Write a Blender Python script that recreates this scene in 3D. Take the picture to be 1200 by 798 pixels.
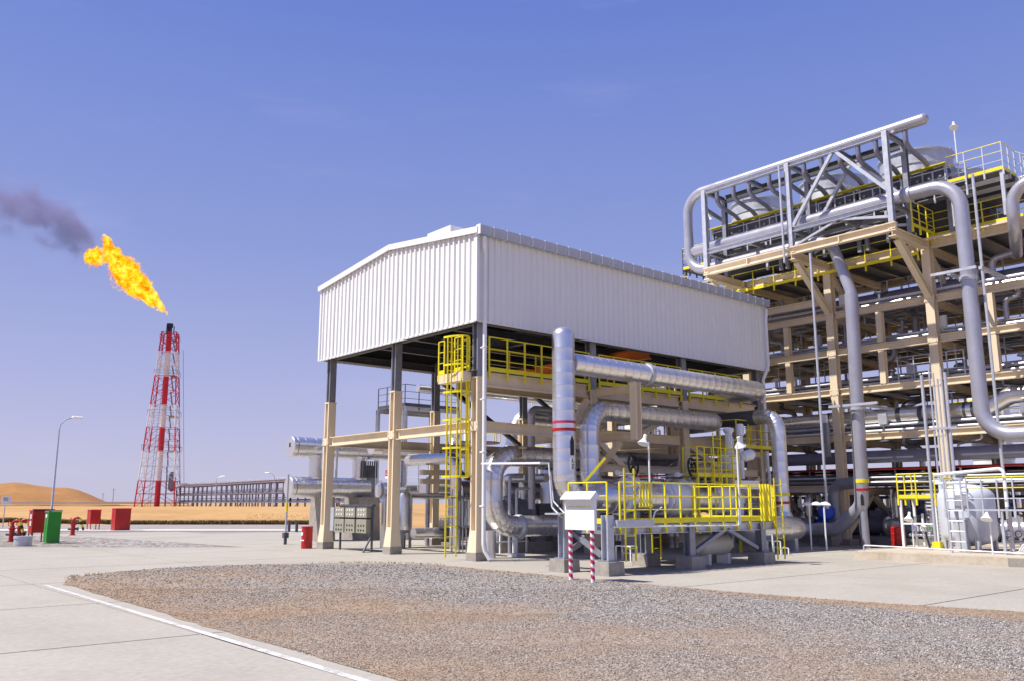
import bpy, math, random
import numpy as np
from mathutils import Vector, Matrix, Quaternion, noise
random.seed(7)
for o in list(bpy.data.objects): bpy.data.objects.remove(o, do_unlink=True)
S = bpy.context.scene
COL = S.collection
R = math.radians
V = Vector

# ------------------------------------------------------------------ camera
cam = bpy.data.cameras.new('camera')
cam.sensor_width = 36; cam.lens = 30.47
cam.clip_start = .1; cam.clip_end = 9000
co = bpy.data.objects.new('camera', cam); COL.objects.link(co)
CAM = V((-16.55, -20.88, 1.7))
co.location = CAM
co.rotation_euler = (R(90 + 10.61), 0, R(49.35 - 90))
S.camera = co

# ------------------------------------------------------------------ light
SUN_AZ, SUN_EL = 151, 57
wd = bpy.data.worlds.new('World'); S.world = wd; wd.use_nodes = True
nt = wd.node_tree; nt.nodes.clear()
sky = nt.nodes.new('ShaderNodeTexSky'); sky.sky_type = 'NISHITA'; sky.sun_disc = False
sky.sun_elevation = R(SUN_EL); sky.sun_rotation = R(90 - SUN_AZ)
sky.altitude = 0; sky.air_density = 1.0; sky.dust_density = .7; sky.ozone_density = 2.2
tint = nt.nodes.new('ShaderNodeMix'); tint.data_type = 'RGBA'; tint.blend_type = 'MULTIPLY'
tint.inputs[0].default_value = 1
tint.inputs[7].default_value = (1.06, .95, 1.16, 1)
tc = nt.nodes.new('ShaderNodeTexCoord')
mp = nt.nodes.new('ShaderNodeMapping'); mp.inputs['Scale'].default_value = (1.2, 1.2, 6); mp.inputs['Location'].default_value = (.75, 1.35, .4)
cn = nt.nodes.new('ShaderNodeTexNoise'); cn.inputs['Scale'].default_value = 2.2; cn.inputs['Detail'].default_value = 7; cn.inputs['Roughness'].default_value = .62
cr = nt.nodes.new('ShaderNodeMapRange'); cr.inputs[1].default_value = .55; cr.inputs[2].default_value = .9; cr.inputs[3].default_value = 0; cr.inputs[4].default_value = .12
cm = nt.nodes.new('ShaderNodeMix'); cm.data_type = 'RGBA'; cm.inputs[7].default_value = (7.5, 6.6, 8.6, 1)
bg = nt.nodes.new('ShaderNodeBackground'); bg.inputs[1].default_value = .10
wo = nt.nodes.new('ShaderNodeOutputWorld')
L = nt.links.new
# hazy periwinkle desert air: the clear sky is veiled all the way round, most at the horizon
sz = nt.nodes.new('ShaderNodeSeparateXYZ'); hz = nt.nodes.new('ShaderNodeValToRGB'); e = hz.color_ramp.elements
while len(e) < 5: e.new(.5)
K = 1 / (.10 * 2 ** .45) / 8
for q, (p, c) in zip(e, ((0, (.56, .55, .74)), (.10, (.45, .46, .72)), (.28, (.275, .34, .69)), (.53, (.145, .23, .66)), (1, (.07, .13, .48)))): q.position = p; q.color = tuple(x * K for x in c) + (1,)
hs = nt.nodes.new('ShaderNodeVectorMath'); hs.operation = 'SCALE'; hs.inputs['Scale'].default_value = 8
hm = nt.nodes.new('ShaderNodeMix'); hm.data_type = 'RGBA'; hm.inputs[0].default_value = .85
L(tc.outputs['Generated'], sz.inputs[0]); L(sz.outputs[2], hz.inputs[0]); L(hz.outputs[0], hs.inputs[0])
L(tint.outputs[2], hm.inputs[6]); L(hs.outputs[0], hm.inputs[7])
L(sky.outputs[0], tint.inputs[6]); L(tc.outputs['Generated'], mp.inputs[0]); L(mp.outputs[0], cn.inputs['Vector'])
L(cn.outputs[0], cr.inputs[0]); L(cr.outputs[0], cm.inputs[0]); L(hm.outputs[2], cm.inputs[6])
L(cm.outputs[2], bg.inputs[0]); L(bg.outputs[0], wo.inputs[0])
sl = bpy.data.lights.new('sun', 'SUN'); sl.energy = 5.0; sl.angle = R(.5); sl.color = (1, .95, .87)
so = bpy.data.objects.new('sun', sl); COL.objects.link(so)
sd = V((math.cos(R(SUN_EL)) * math.cos(R(SUN_AZ)), math.cos(R(SUN_EL)) * math.sin(R(SUN_AZ)), math.sin(R(SUN_EL))))
so.rotation_euler = sd.to_track_quat('Z', 'Y').to_euler(); so.location = sd * 60
S.view_settings.view_transform = 'Standard'; S.view_settings.look = 'None'
S.view_settings.exposure = .45; S.view_settings.gamma = 1
S.cycles.volume_step_rate = .5; S.cycles.volume_max_steps = 512; S.cycles.max_bounces = 8; S.cycles.diffuse_bounces = 4

# ------------------------------------------------------------------ materials
def mat(name, c, rough=.55, metal=0, var=.18, scale=3.0, bump=.0, bscale=40, dirt=None, dirt_amt=.0, spec=.5, streak=False):
    m = bpy.data.materials.new(name); m.use_nodes = True
    t = m.node_tree; n = t.nodes; b = n['Principled BSDF']; l = t.links.new
    co_ = n.new('ShaderNodeTexCoord'); src = co_.outputs['Object']
    if streak:
        mm = n.new('ShaderNodeMapping'); mm.inputs['Scale'].default_value = (1, 1, .12); l(src, mm.inputs[0]); src = mm.outputs[0]
    ns = n.new('ShaderNodeTexNoise'); ns.inputs['Scale'].default_value = scale; ns.inputs['Detail'].default_value = 8; ns.inputs['Roughness'].default_value = .65
    l(src, ns.inputs['Vector'])
    rp = n.new('ShaderNodeValToRGB')
    rp.color_ramp.elements[0].position = .3; rp.color_ramp.elements[1].position = .7
    rp.color_ramp.elements[0].color = tuple(x * (1 - var) for x in c) + (1,)
    rp.color_ramp.elements[1].color = tuple(min(1, x * (1 + var * .6)) for x in c) + (1,)
    l(ns.outputs[0], rp.inputs[0]); out = rp.outputs[0]
    if dirt:
        n2 = n.new('ShaderNodeTexNoise'); n2.inputs['Scale'].default_value = scale * .37; n2.inputs['Detail'].default_value = 10; n2.inputs['Roughness'].default_value = .72
        l(src, n2.inputs['Vector'])
        mr = n.new('ShaderNodeMapRange'); mr.inputs[1].default_value = .5; mr.inputs[2].default_value = .75; mr.inputs[4].default_value = dirt_amt
        l(n2.outputs[0], mr.inputs[0])
        mx = n.new('ShaderNodeMix'); mx.data_type = 'RGBA'; mx.inputs[7].default_value = tuple(dirt) + (1,)
        l(mr.outputs[0], mx.inputs[0]); l(out, mx.inputs[6]); out = mx.outputs[2]
    l(out, b.inputs['Base Color'])
    b.inputs['Metallic'].default_value = metal
    b.inputs['Specular IOR Level'].default_value = spec
    rr = n.new('ShaderNodeMapRange'); rr.inputs[1].default_value = .25; rr.inputs[2].default_value = .75
    rr.inputs[3].default_value = max(.05, rough - .05); rr.inputs[4].default_value = min(1, rough + .06)
    l(ns.outputs[0], rr.inputs[0]); l(rr.outputs[0], b.inputs['Roughness'])
    if bump:
        nb = n.new('ShaderNodeTexNoise'); nb.inputs['Scale'].default_value = bscale; nb.inputs['Detail'].default_value = 5
        l(co_.outputs['Object'], nb.inputs['Vector'])
        bp = n.new('ShaderNodeBump'); bp.inputs['Strength'].default_value = bump; bp.inputs['Distance'].default_value = .02
        l(nb.outputs[0], bp.inputs['Height']); l(bp.outputs[0], b.inputs['Normal'])
    return m

CREAM = mat('cream_fireproofing', (.74, .62, .44), .75, var=.08, scale=2.2, bump=.25, bscale=30, dirt=(.50, .37, .22), dirt_amt=.35, streak=True)
GALV = mat('galvanised_steel', (.52, .54, .60), .42, .35, var=.16, scale=5, dirt=(.3, .3, .33), dirt_amt=.3)
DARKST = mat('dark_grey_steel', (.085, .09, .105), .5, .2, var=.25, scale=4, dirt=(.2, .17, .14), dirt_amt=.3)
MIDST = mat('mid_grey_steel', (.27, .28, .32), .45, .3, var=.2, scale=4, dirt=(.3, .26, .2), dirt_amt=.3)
SILVER = mat('aluminium_jacketing', (.80, .79, .79), .29, .86, var=.05, scale=1.6, bump=.008, bscale=3, dirt=(.66, .61, .54), dirt_amt=.25)
LAV = mat('grey_painted_pipe', (.43, .43, .49), .32, .45, var=.10, scale=2, dirt=(.40, .36, .36), dirt_amt=.35)
LAVD = mat('dark_grey_paint_and_shade', (.20, .20, .27), .42, .1, var=.15, scale=2, dirt=(.28, .25, .23), dirt_amt=.35)  # dark pipe paint; on the header branches it stands for shade
YEL = mat('yellow_safety_paint', (.82, .70, .015), .42, 0, var=.14, scale=6, dirt=(.45, .33, .04), dirt_amt=.3)
CLAD = mat('white_cladding', (.77, .77, .76), .45, .0, var=.05, scale=1.2, dirt=(.62, .58, .52), dirt_amt=.45, streak=True)
TRIM = mat('white_trim', (.78, .79, .80), .4, .0, var=.06, scale=2)
GUT = mat('blue_grey_gutter', (.40, .44, .53), .4, .2, var=.15, scale=3)
WHITE = mat('white_paint', (.82, .82, .83), .4, 0, var=.07, scale=4, dirt=(.55, .5, .45), dirt_amt=.35)
BLACK = mat('black_paint', (.015, .015, .017), .5, 0, var=.3)
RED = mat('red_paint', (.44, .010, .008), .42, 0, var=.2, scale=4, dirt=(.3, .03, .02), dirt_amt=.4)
MAGENTA = mat('crimson_paint', (.55, .02, .10), .45, 0, var=.15)
REDT = mat('aviation_red_paint', (.62, .02, .04), .5, 0, var=.15)
WHT = mat('aviation_white_paint', (.80, .80, .80), .5, 0, var=.08)
GREEN = mat('green_paint', (.012, .25, .018), .4, 0, var=.15, scale=4, dirt=(.03, .2, .03), dirt_amt=.3)
BLUE = mat('blue_paint', (.01, .07, .55), .4, 0, var=.15)
ORANGE = mat('orange_paint', (.75, .20, .03), .45, 0, var=.15)
CONC = mat('pedestal_concrete', (.34, .31, .27), .9, 0, var=.25, scale=5, bump=.5, bscale=40, dirt=(.18, .15, .12), dirt_amt=.5)
TANKM = mat('pale_blue_grey_paint', (.56, .59, .66), .38, 0, var=.06, scale=2, dirt=(.5, .45, .42), dirt_amt=.3)
GRAT = mat('steel_grating', (.17, .17, .19), .6, .3, var=.2)
NEARBLK = mat('shade_and_cooler_black', (.05, .05, .055), .7, 0, var=.2)  # interior shade of the shelter as a colour; also used on the coolers
ALGAE = mat('olive_instrument_panel', (.31, .30, .23), .5, 0, var=.15)
LAMPGL = mat('lamp_glass', (.85, .85, .82), .15, 0, var=.03)

# ------------------------------------------------------------------ mesh helpers
class B:
    def __init__(s): s.v = []; s.f = []; s.mi = []; s.cur = 0
    def add(s, vs, fs):
        k = len(s.v); s.v += [tuple(p) for p in vs]; s.f += [tuple(i + k for i in f) for f in fs]; s.mi += [s.cur] * len(fs); return s
    def box(s, lo, hi):
        x0, y0, z0 = lo; x1, y1, z1 = hi
        return s.add([(x0, y0, z0), (x1, y0, z0), (x1, y1, z0), (x0, y1, z0), (x0, y0, z1), (x1, y0, z1), (x1, y1, z1), (x0, y1, z1)],
                     [(3, 2, 1, 0), (4, 5, 6, 7), (0, 1, 5, 4), (1, 2, 6, 5), (2, 3, 7, 6), (3, 0, 4, 7)])
    def cbox(s, c, sz): return s.box([c[i] - sz[i] / 2 for i in range(3)], [c[i] + sz[i] / 2 for i in range(3)])
    def frustum(s, c, a0, a1, z0, z1):
        (x, y), (w0, d0), (w1, d1) = c, a0, a1
        return s.add([(x - w0 / 2, y - d0 / 2, z0), (x + w0 / 2, y - d0 / 2, z0), (x + w0 / 2, y + d0 / 2, z0), (x - w0 / 2, y + d0 / 2, z0),
                      (x - w1 / 2, y - d1 / 2, z1), (x + w1 / 2, y - d1 / 2, z1), (x + w1 / 2, y + d1 / 2, z1), (x - w1 / 2, y + d1 / 2, z1)],
                     [(3, 2, 1, 0), (4, 5, 6, 7), (0, 1, 5, 4), (1, 2, 6, 5), (2, 3, 7, 6), (3, 0, 4, 7)])
    def frame(s, p0, p1, up=None):
        p0 = V(p0); p1 = V(p1); d = (p1 - p0); ln = d.length; d = d / ln
        u = V(up) if up else (V((0, 0, 1)) if abs(d.z) < .9 else V((0, 1, 0)))
        a = d.cross(u)
        if a.length < 1e-6: u = V((1, 0, 0)); a = d.cross(u)
        a.normalize(); b = a.cross(d)
        return p0, d, ln, a, b
    def prof(s, p0, p1, pts, up=None):
        p0, d, ln, a, b = s.frame(p0, p1, up); n = len(pts)
        vs = [p0 + a * x + b * y for x, y in pts] + [p0 + d * ln + a * x + b * y for x, y in pts]
        fs = [((i + 1) % n, i, n + i, n + (i + 1) % n) for i in range(n)] + [tuple(range(n)), tuple(range(2 * n - 1, n - 1, -1))]
        return s.add(vs, fs)
    def bar(s, p0, p1, w, h=None, up=None):
        h = h or w; return s.prof(p0, p1, [(-w / 2, -h / 2), (w / 2, -h / 2), (w / 2, h / 2), (-w / 2, h / 2)], up)
    def ibeam(s, p0, p1, w, h, t=None, up=None):
        t = t or max(.02, min(w, h) * .11); q = t * .7
        pts = [(-w / 2, -h / 2), (w / 2, -h / 2), (w / 2, -h / 2 + t), (q / 2, -h / 2 + t), (q / 2, h / 2 - t), (w / 2, h / 2 - t), (w / 2, h / 2), (-w / 2, h / 2), (-w / 2, h / 2 - t), (-q / 2, h / 2 - t), (-q / 2, -h / 2 + t), (-w / 2, -h / 2 + t)]
        return s.prof(p0, p1, pts, up)
    def chan(s, p0, p1, w, h, t=.02, up=None):
        pts = [(-w / 2, -h / 2), (w / 2, -h / 2), (w / 2, -h / 2 + t), (-w / 2 + t, -h / 2 + t), (-w / 2 + t, h / 2 - t), (w / 2, h / 2 - t), (w / 2, h / 2), (-w / 2, h / 2)]
        return s.prof(p0, p1, pts, up)
    def cyl(s, p0, p1, r, n=10, r1=None):
        p0, d, ln, a, b = s.frame(p0, p1); r1 = r if r1 is None else r1
        ang = [2 * math.pi * i / n for i in range(n)]
        vs = [p0 + (a * math.cos(t) + b * math.sin(t)) * r for t in ang] + [p0 + d * ln + (a * math.cos(t) + b * math.sin(t)) * r1 for t in ang]
        fs = [((i + 1) % n, i, n + i, n + (i + 1) % n) for i in range(n)] + [tuple(range(n)), tuple(range(2 * n - 1, n - 1, -1))]
        return s.add(vs, fs)
    def lathe(s, p0, p1, prof, n=20):
        """prof: list of (t along axis in metres, radius); closed at radius 0 by ngon"""
        p0, d, ln, a, b = s.frame(p0, p1)
        vs = []; fs = []
        for t, r in prof:
            for i in range(n):
                g = 2 * math.pi * i / n
                vs.append(p0 + d * t + (a * math.cos(g) + b * math.sin(g)) * max(r, .0005))
        for j in range(len(prof) - 1):
            for i in range(n):
                i2 = (i + 1) % n
                fs.append((j * n + i2, j * n + i, (j + 1) * n + i, (j + 1) * n + i2))
        fs.append(tuple(range(n))); k = (len(prof) - 1) * n
        fs.append(tuple(range(k + n - 1, k - 1, -1)))
        return s.add(vs, fs)
    def torus(s, c, ax, Rr, r, n=20, m=6, a0=0, a1=2 * math.pi):
        ax = V(ax).normalized(); u = ax.orthogonal().normalized(); w = ax.cross(u); c = V(c)
        full = abs(a1 - a0 - 2 * math.pi) < 1e-6; N = n if full else n + 1
        vs = []; fs = []
        for i in range(N):
            g = a0 + (a1 - a0) * i / n; d = u * math.cos(g) + w * math.sin(g)
            for j in range(m):
                h = 2 * math.pi * j / m; vs.append(c + d * (Rr + r * math.cos(h)) + ax * r * math.sin(h))
        for i in range(n):
            i2 = (i + 1) % N
            for j in range(m):
                j2 = (j + 1) % m; fs.append((i * m + j, i2 * m + j, i2 * m + j2, i * m + j2))
        return s.add(vs, fs)
    def tube(s, path, r, n=12, bend=0, jacket=0, cap=None, k=7):
        pts, el = fillet([V(p) for p in path], bend, k)
        # rings: list of (point, dir, radius)
        rings = []
        N = len(pts)
        dirs = []
        for i in range(N):
            a = (pts[i] - pts[i - 1]).normalized() if i else None
            b = (pts[i + 1] - pts[i]).normalized() if i < N - 1 else None
            dirs.append(((a or b) + (b or a)).normalized())
        for i in range(N):
            if jacket and 0 < i < N - 1 and el[i]:
                rings += [(pts[i] - dirs[i] * .006, dirs[i], r), (pts[i] - dirs[i] * .003, dirs[i], r * 1.003), (pts[i] + dirs[i] * .003, dirs[i], r * 1.003), (pts[i] + dirs[i] * .006, dirs[i], r * .965), (pts[i] + dirs[i] * .016, dirs[i], r * .965), (pts[i] + dirs[i] * .018, dirs[i], r)]
            else: rings.append((pts[i], dirs[i], r))
            if jacket and i < N - 1:
                ln = (pts[i + 1] - pts[i]).length
                if ln > jacket * 1.4:
                    c = int(ln / jacket); d = (pts[i + 1] - pts[i]) / ln
                    for q in range(1, c):
                        p = pts[i] + d * (ln * q / c)
                        rings += [(p - d * .006, d, r), (p - d * .003, d, r * 1.003), (p + d * .003, d, r * 1.003), (p + d * .006, d, r * .965), (p + d * .016, d, r * .965), (p + d * .018, d, r)]
        d0 = rings[0][1]; u = d0.orthogonal().normalized(); vs = []; fs = []
        if cap == 'dome':
            e0 = [(rings[0][0] - rings[0][1] * r * .8 * math.sin(t), rings[0][1], r * math.cos(t)) for t in (1.5, 1.2, .8, .4)]
            e1 = [(rings[-1][0] + rings[-1][1] * r * .8 * math.sin(t), rings[-1][1], r * math.cos(t)) for t in (.4, .8, 1.2, 1.5)]
            rings = e0 + rings + e1
        for p, d, rr in rings:
            u = (u - d * u.dot(d)).normalized(); w = d.cross(u)
            for i in range(n):
                g = 2 * math.pi * i / n; vs.append(p + (u * math.cos(g) + w * math.sin(g)) * rr)
        for j in range(len(rings) - 1):
            for i in range(n):
                i2 = (i + 1) % n; fs.append((j * n + i, j * n + i2, (j + 1) * n + i2, (j + 1) * n + i))
        fs.append(tuple(range(n - 1, -1, -1))); kk = (len(rings) - 1) * n; fs.append(tuple(range(kk, kk + n)))
        return s.add(vs, fs)
    def mesh(s, name, mats, smooth=None, off=None):
        me = bpy.data.meshes.new(name)
        vs = s.v if off is None else [(x - off[0], y - off[1], z - off[2]) for x, y, z in s.v]
        me.from_pydata(vs, [], s.f)
        for m in (mats if isinstance(mats, (list, tuple)) else [mats]): me.materials.append(m)
        if any(s.mi): me.polygons.foreach_set('material_index', s.mi)
        if smooth is not None:
            me.polygons.foreach_set('use_smooth', [True] * len(s.f))
            me.set_sharp_from_angle(angle=R(smooth))
        me.update(); return me

def fillet(pts, bend, k):
    if not bend or len(pts) < 3: return pts, [False] * len(pts)
    out = [pts[0]]; el = [False]
    for i in range(1, len(pts) - 1):
        p = pts[i]; a = (pts[i - 1] - p); b = (pts[i + 1] - p); la, lb = a.length, b.length; a.normalize(); b.normalize()
        ang = a.angle(b)
        if ang > math.pi - .03: out.append(p); el.append(False); continue
        tl = min(bend / math.tan(ang / 2), la * .49, lb * .49); rr = tl * math.tan(ang / 2)
        c = p + (a + b).normalized() * (rr / math.sin(ang / 2))
        s0 = p + a * tl - c; s1 = p + b * tl - c; tot = s0.angle(s1); ax = s0.cross(s1).normalized()
        for j in range(k + 1): out.append(c + Quaternion(ax, tot * j / k) @ s0); el.append(True)
    out.append(pts[-1]); el.append(False)
    return out, el

ROOT = {}
def link(name, data, parent=None):
    o = bpy.data.objects.new(name, data); COL.objects.link(o)
    if parent is not None: o.parent = parent
    return o
def base_of(o):
    while o.parent: o = o.parent
    return V(ROOT.get(o.name, (0, 0, 0)))
def tag(o, label, cat, group=None):
    o['label'] = label; o['category'] = cat
    if group: o['group'] = group
    return o
def thing(name, label, cat, loc, group=None):
    o = link(name, None); o.location = loc; o.empty_display_size = .2
    ROOT[o.name] = tuple(loc); return tag(o, label, cat, group)
def P(b, name, m, parent, smooth=None, label=None, stuff=False):
    """part: world coordinates in b, kept relative to the thing's base"""
    o = link(name, b.mesh(name, m, smooth, base_of(parent)), parent)
    if label: o['label'] = label
    if stuff: o['kind'] = 'stuff'
    return o
def T1(b, name, m, label, cat, loc, smooth=None, group=None):
    """a thing that is one mesh"""
    o = link(name, b.mesh(name, m, smooth, loc)); o.location = loc; ROOT[o.name] = tuple(loc); return tag(o, label, cat, group)
def struct(b, name, m, smooth=None):
    o = link(name, b.mesh(name, m, smooth)); o['kind'] = 'structure'; return o
def copy_tree(o, parent=None):
    c = o.copy(); COL.objects.link(c)
    if parent is not None: c.parent = parent
    for ch in list(o.children): copy_tree(ch, c)
    return c
CACHE = {}
def inst(key, make, name, m, parent, loc, rot=None, smooth=None):
    """a part that shares its mesh with its equals; loc is in the world"""
    if key not in CACHE: CACHE[key] = make().mesh(name, m, smooth)
    o = link(name, CACHE[key], parent); o.location = V(loc) - base_of(parent)
    if rot: o.rotation_euler = rot
    return o

def rail(parent, pts, m=None, h=1.05, step=1.2, toe=True, mids=2, pm=None, name='handrail', r=.019):
    """handrail along floor-level points: top rail, middle rails, posts, toe board"""
    m = m or YEL; pm = pm or m
    pts = [V(p) for p in pts]
    b = B(); b.tube([p + V((0, 0, h)) for p in pts], r, 6)
    hr = P(b, name, m, parent, 40)
    for q in range(mids):
        b = B(); b.tube([p + V((0, 0, h * (q + 1) / (mids + 1))) for p in pts], r * .75, 6); P(b, 'middle_rail', m if q else pm, hr, 40)
    if toe:
        b = B()
        for a, c in zip(pts, pts[1:]): b.bar(a + V((0, 0, .06)), c + V((0, 0, .06)), .012, .13)
        P(b, 'toe_board', m, hr)
    done = []
    for a, c in zip(pts, pts[1:]):
        n = max(1, round((c - a).length / step))
        for i in range(n + 1):
            p = a + (c - a) * (i / n)
            if any((p - x).length < .1 for x in done): continue
            done.append(p)
            inst(('post', h, r, pm.name), lambda: B().box((-r, -r, -.22), (r, r, h)).box((-r * 1.6, -r * 1.6, -.24), (r * 1.6, r * 1.6, -.02)), 'post', pm, hr, p)
    return hr

def ladder(parent, p, top, m=None, w=.45, side='Y', cage=None, out=(-1, 0), name='ladder'):
    """vertical ladder standing at p, rungs along side axis; cage hoops bulge toward out"""
    m = m or YEL; p = V(p); sv = V((0, 1, 0)) if side == 'Y' else V((1, 0, 0)); ov = V((out[0], out[1], 0))
    b = B()
    for s_ in (-1, 1): b.bar(p + sv * (s_ * w / 2), p + sv * (s_ * w / 2) + V((0, 0, top - p.z)), .05, .02, up=ov)
    ld = P(b, name, m, parent)
    z = p.z + .3
    while z < top - .1:
        inst(('rung', side, w, m.name), lambda: B().cyl(-sv * (w / 2), sv * (w / 2), .014, 6), 'rung', m, ld, (p.x, p.y, z)); z += .3
    if cage:
        z0, z1 = cage; nh = max(2, round((z1 - z0) / .9))
        def hoop():
            q = B(); pr = None
            for i in range(11):
                g = math.pi * i / 10; c = sv * (math.cos(g) * .37) + ov * (math.sin(g) * .72)
                if pr is not None: q.bar(pr, c, .012, .06)
                pr = c
            return q
        for i in range(nh + 1): inst(('hoop', side, out, m.name), hoop, 'cage_hoop', m, ld, (p.x, p.y, z0 + (z1 - z0) * i / nh))
        for g in (30, 65, 90, 115, 150):
            c = p + sv * (math.cos(R(g)) * .37) + ov * (math.sin(R(g)) * .72)
            P(B().bar((c.x, c.y, z0), (c.x, c.y, z1), .05, .012, up=ov), 'cage_strip', m, ld)
    return ld

# ================================================================== SETTING
def nodes(name):
    m = bpy.data.materials.new(name); m.use_nodes = True; t = m.node_tree
    return m, t, t.nodes, t.links.new, t.nodes['Principled BSDF']
def ramp(n, cols):
    r = n.new('ShaderNodeValToRGB'); e = r.color_ramp.elements
    while len(e) < len(cols): e.new(.5)
    for x, (p, c) in zip(e, cols): x.position = p; x.color = tuple(c) + (1,)
    return r
def brown_bias(n, l, tcn, fac):
    """more sand among the stones towards the left edge of the bed"""
    s = n.new('ShaderNodeSeparateXYZ'); l(tcn.outputs['Object'], s.inputs[0])
    m = n.new('ShaderNodeMapRange'); m.inputs[1].default_value = -4.0; m.inputs[2].default_value = -11.0; m.inputs[3].default_value = -.38; m.inputs[4].default_value = .46; l(s.outputs[0], m.inputs[0])
    a = n.new('ShaderNodeMath'); a.operation = 'ADD'; a.use_clamp = True; l(fac, a.inputs[1])
    e = n.new('ShaderNodeMapRange'); e.inputs[1].default_value = -2.75; e.inputs[2].default_value = -2.15; e.inputs[3].default_value = 0; e.inputs[4].default_value = .95; l(s.outputs[0], e.inputs[0])
    t_ = n.new('ShaderNodeMath'); t_.operation = 'ADD'; l(m.outputs[0], t_.inputs[0]); l(e.outputs[0], t_.inputs[1]); l(t_.outputs[0], a.inputs[0]); return a.outputs[0]
def ground_mat(name, cols, s1, s2, bump, bs, rough=.95, speck=None, stain=None):
    m, t, n, l, b = nodes(name); tc_ = n.new('ShaderNodeTexCoord'); src = tc_.outputs['Object']
    a = n.new('ShaderNodeTexNoise'); a.inputs['Scale'].default_value = s1; a.inputs['Detail'].default_value = 10; a.inputs['Roughness'].default_value = .7; l(src, a.inputs['Vector'])
    r = ramp(n, cols); l(a.outputs[0], r.inputs[0]); out = r.outputs[0]
    c = n.new('ShaderNodeTexNoise'); c.inputs['Scale'].default_value = s2; c.inputs['Detail'].default_value = 4; l(src, c.inputs['Vector'])
    mr = n.new('ShaderNodeMapRange'); mr.inputs[1].default_value = .3; mr.inputs[2].default_value = .7; mr.inputs[3].default_value = .9; mr.inputs[4].default_value = 1.06; l(c.outputs[0], mr.inputs[0])
    mx = n.new('ShaderNodeMix'); mx.data_type = 'RGBA'; mx.blend_type = 'MULTIPLY'; mx.inputs[0].default_value = 1; l(out, mx.inputs[6]); l(mr.outputs[0], mx.inputs[7]); out = mx.outputs[2]
    hgt = c.outputs[0]
    if stain:
        for sc_, lo_, amt in ((.16, .50, .6), (.9, .58, .5)):
            sn = n.new('ShaderNodeTexNoise'); sn.inputs['Scale'].default_value = sc_; sn.inputs['Detail'].default_value = 9; sn.inputs['Roughness'].default_value = .7; l(src, sn.inputs['Vector'])
            sr = n.new('ShaderNodeMapRange'); sr.inputs[1].default_value = lo_; sr.inputs[2].default_value = lo_ + .2; sr.inputs[4].default_value = amt; l(sn.outputs[0], sr.inputs[0])
            sm_ = n.new('ShaderNodeMix'); sm_.data_type = 'RGBA'; sm_.inputs[7].default_value = tuple(stain) + (1,); l(sr.outputs[0], sm_.inputs[0]); l(out, sm_.inputs[6]); out = sm_.outputs[2]
    if speck:
        v = n.new('ShaderNodeTexVoronoi'); v.inputs['Scale'].default_value = speck; l(src, v.inputs['Vector'])
        hs = n.new('ShaderNodeSeparateColor'); l(v.outputs['Color'], hs.inputs[0])
        r2 = ramp(n, [(0, (.09, .078, .07)), (.35, (.19, .17, .155)), (.7, (.31, .285, .265)), (1, (.62, .57, .51))]); l(hs.outputs[0], r2.inputs[0])
        m2 = n.new('ShaderNodeMix'); m2.data_type = 'RGBA'; l(r2.outputs[0], m2.inputs[6]); l(out, m2.inputs[7])
        pn = n.new('ShaderNodeTexNoise'); pn.inputs['Scale'].default_value = .32; pn.inputs['Detail'].default_value = 9; pn.inputs['Roughness'].default_value = .68; l(src, pn.inputs['Vector'])
        pr_ = n.new('ShaderNodeMapRange'); pr_.inputs[1].default_value = .44; pr_.inputs[2].default_value = .64; pr_.inputs[3].default_value = .12; pr_.inputs[4].default_value = .85; l(pn.outputs[0], pr_.inputs[0])
        l(brown_bias(n, l, tc_, pr_.outputs[0]), m2.inputs[0]); out = m2.outputs[2]; hgt = v.outputs['Distance']
    l(out, b.inputs['Base Color']); b.inputs['Roughness'].default_value = rough; b.inputs['Specular IOR Level'].default_value = .25
    bp = n.new('ShaderNodeBump'); bp.inputs['Strength'].default_value = bump; bp.inputs['Distance'].default_value = bs; l(hgt, bp.inputs['Height']); l(bp.outputs[0], b.inputs['Normal'])
    return m
SAND = ground_mat('desert_sand', [(.3, (.36, .205, .075)), (.5, (.46, .27, .105)), (.75, (.52, .34, .155))], .05, .9, .3, .2)
DUNE = ground_mat('dune_sand', [(.3, (.25, .115, .036)), (.5, (.32, .155, .05)), (.7, (.37, .195, .07))], .03, .3, .4, .5)
ROADM = ground_mat('pale_road', [(.3, (.42, .36, .31)), (.7, (.52, .46, .40))], .1, 2, .2, .02)
CONCM = ground_mat('concrete_paving', [(.25, (.33, .302, .258)), (.5, (.375, .346, .298)), (.75, (.41, .378, .326))], .35, 11, .12, .006, .85, stain=(.29, .25, .20))
KERBM = ground_mat('kerb_concrete', [(.3, (.50, .48, .45)), (.7, (.60, .58, .54))], 1, 6, .2, .01, .85)
SLABM = ground_mat('plinth_concrete', [(.28, (.40, .34, .26)), (.5, (.50, .43, .34)), (.72, (.56, .50, .41))], 1.2, 9, .4, .02, .9)
JOINT = ground_mat('joint_filler', [(.3, (.24, .215, .185)), (.7, (.31, .285, .25))], 2, 9, .2, .01, .9)
GRAVM = ground_mat('gravel_bed', [(.3, (.28, .195, .13)), (.5, (.35, .25, .17)), (.7, (.43, .32, .225))], 1.2, 8, .9, .02, .95, speck=42)
GRAVF = ground_mat('far_gravel', [(.3, (.185, .155, .13)), (.7, (.26, .22, .185))], .8, 8, .9, .03, .95, speck=9)
PAINT = ground_mat('white_road_paint', [(.36, (.40, .375, .335)), (.50, (.55, .535, .51)), (.75, (.64, .63, .61))], 3.5, 14, .15, .005, .7)
ASPH = ground_mat('grey_gravel_verge', [(.3, (.26, .23, .21)), (.7, (.36, .32, .29))], .5, 6, .4, .02, .95, speck=14)

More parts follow.
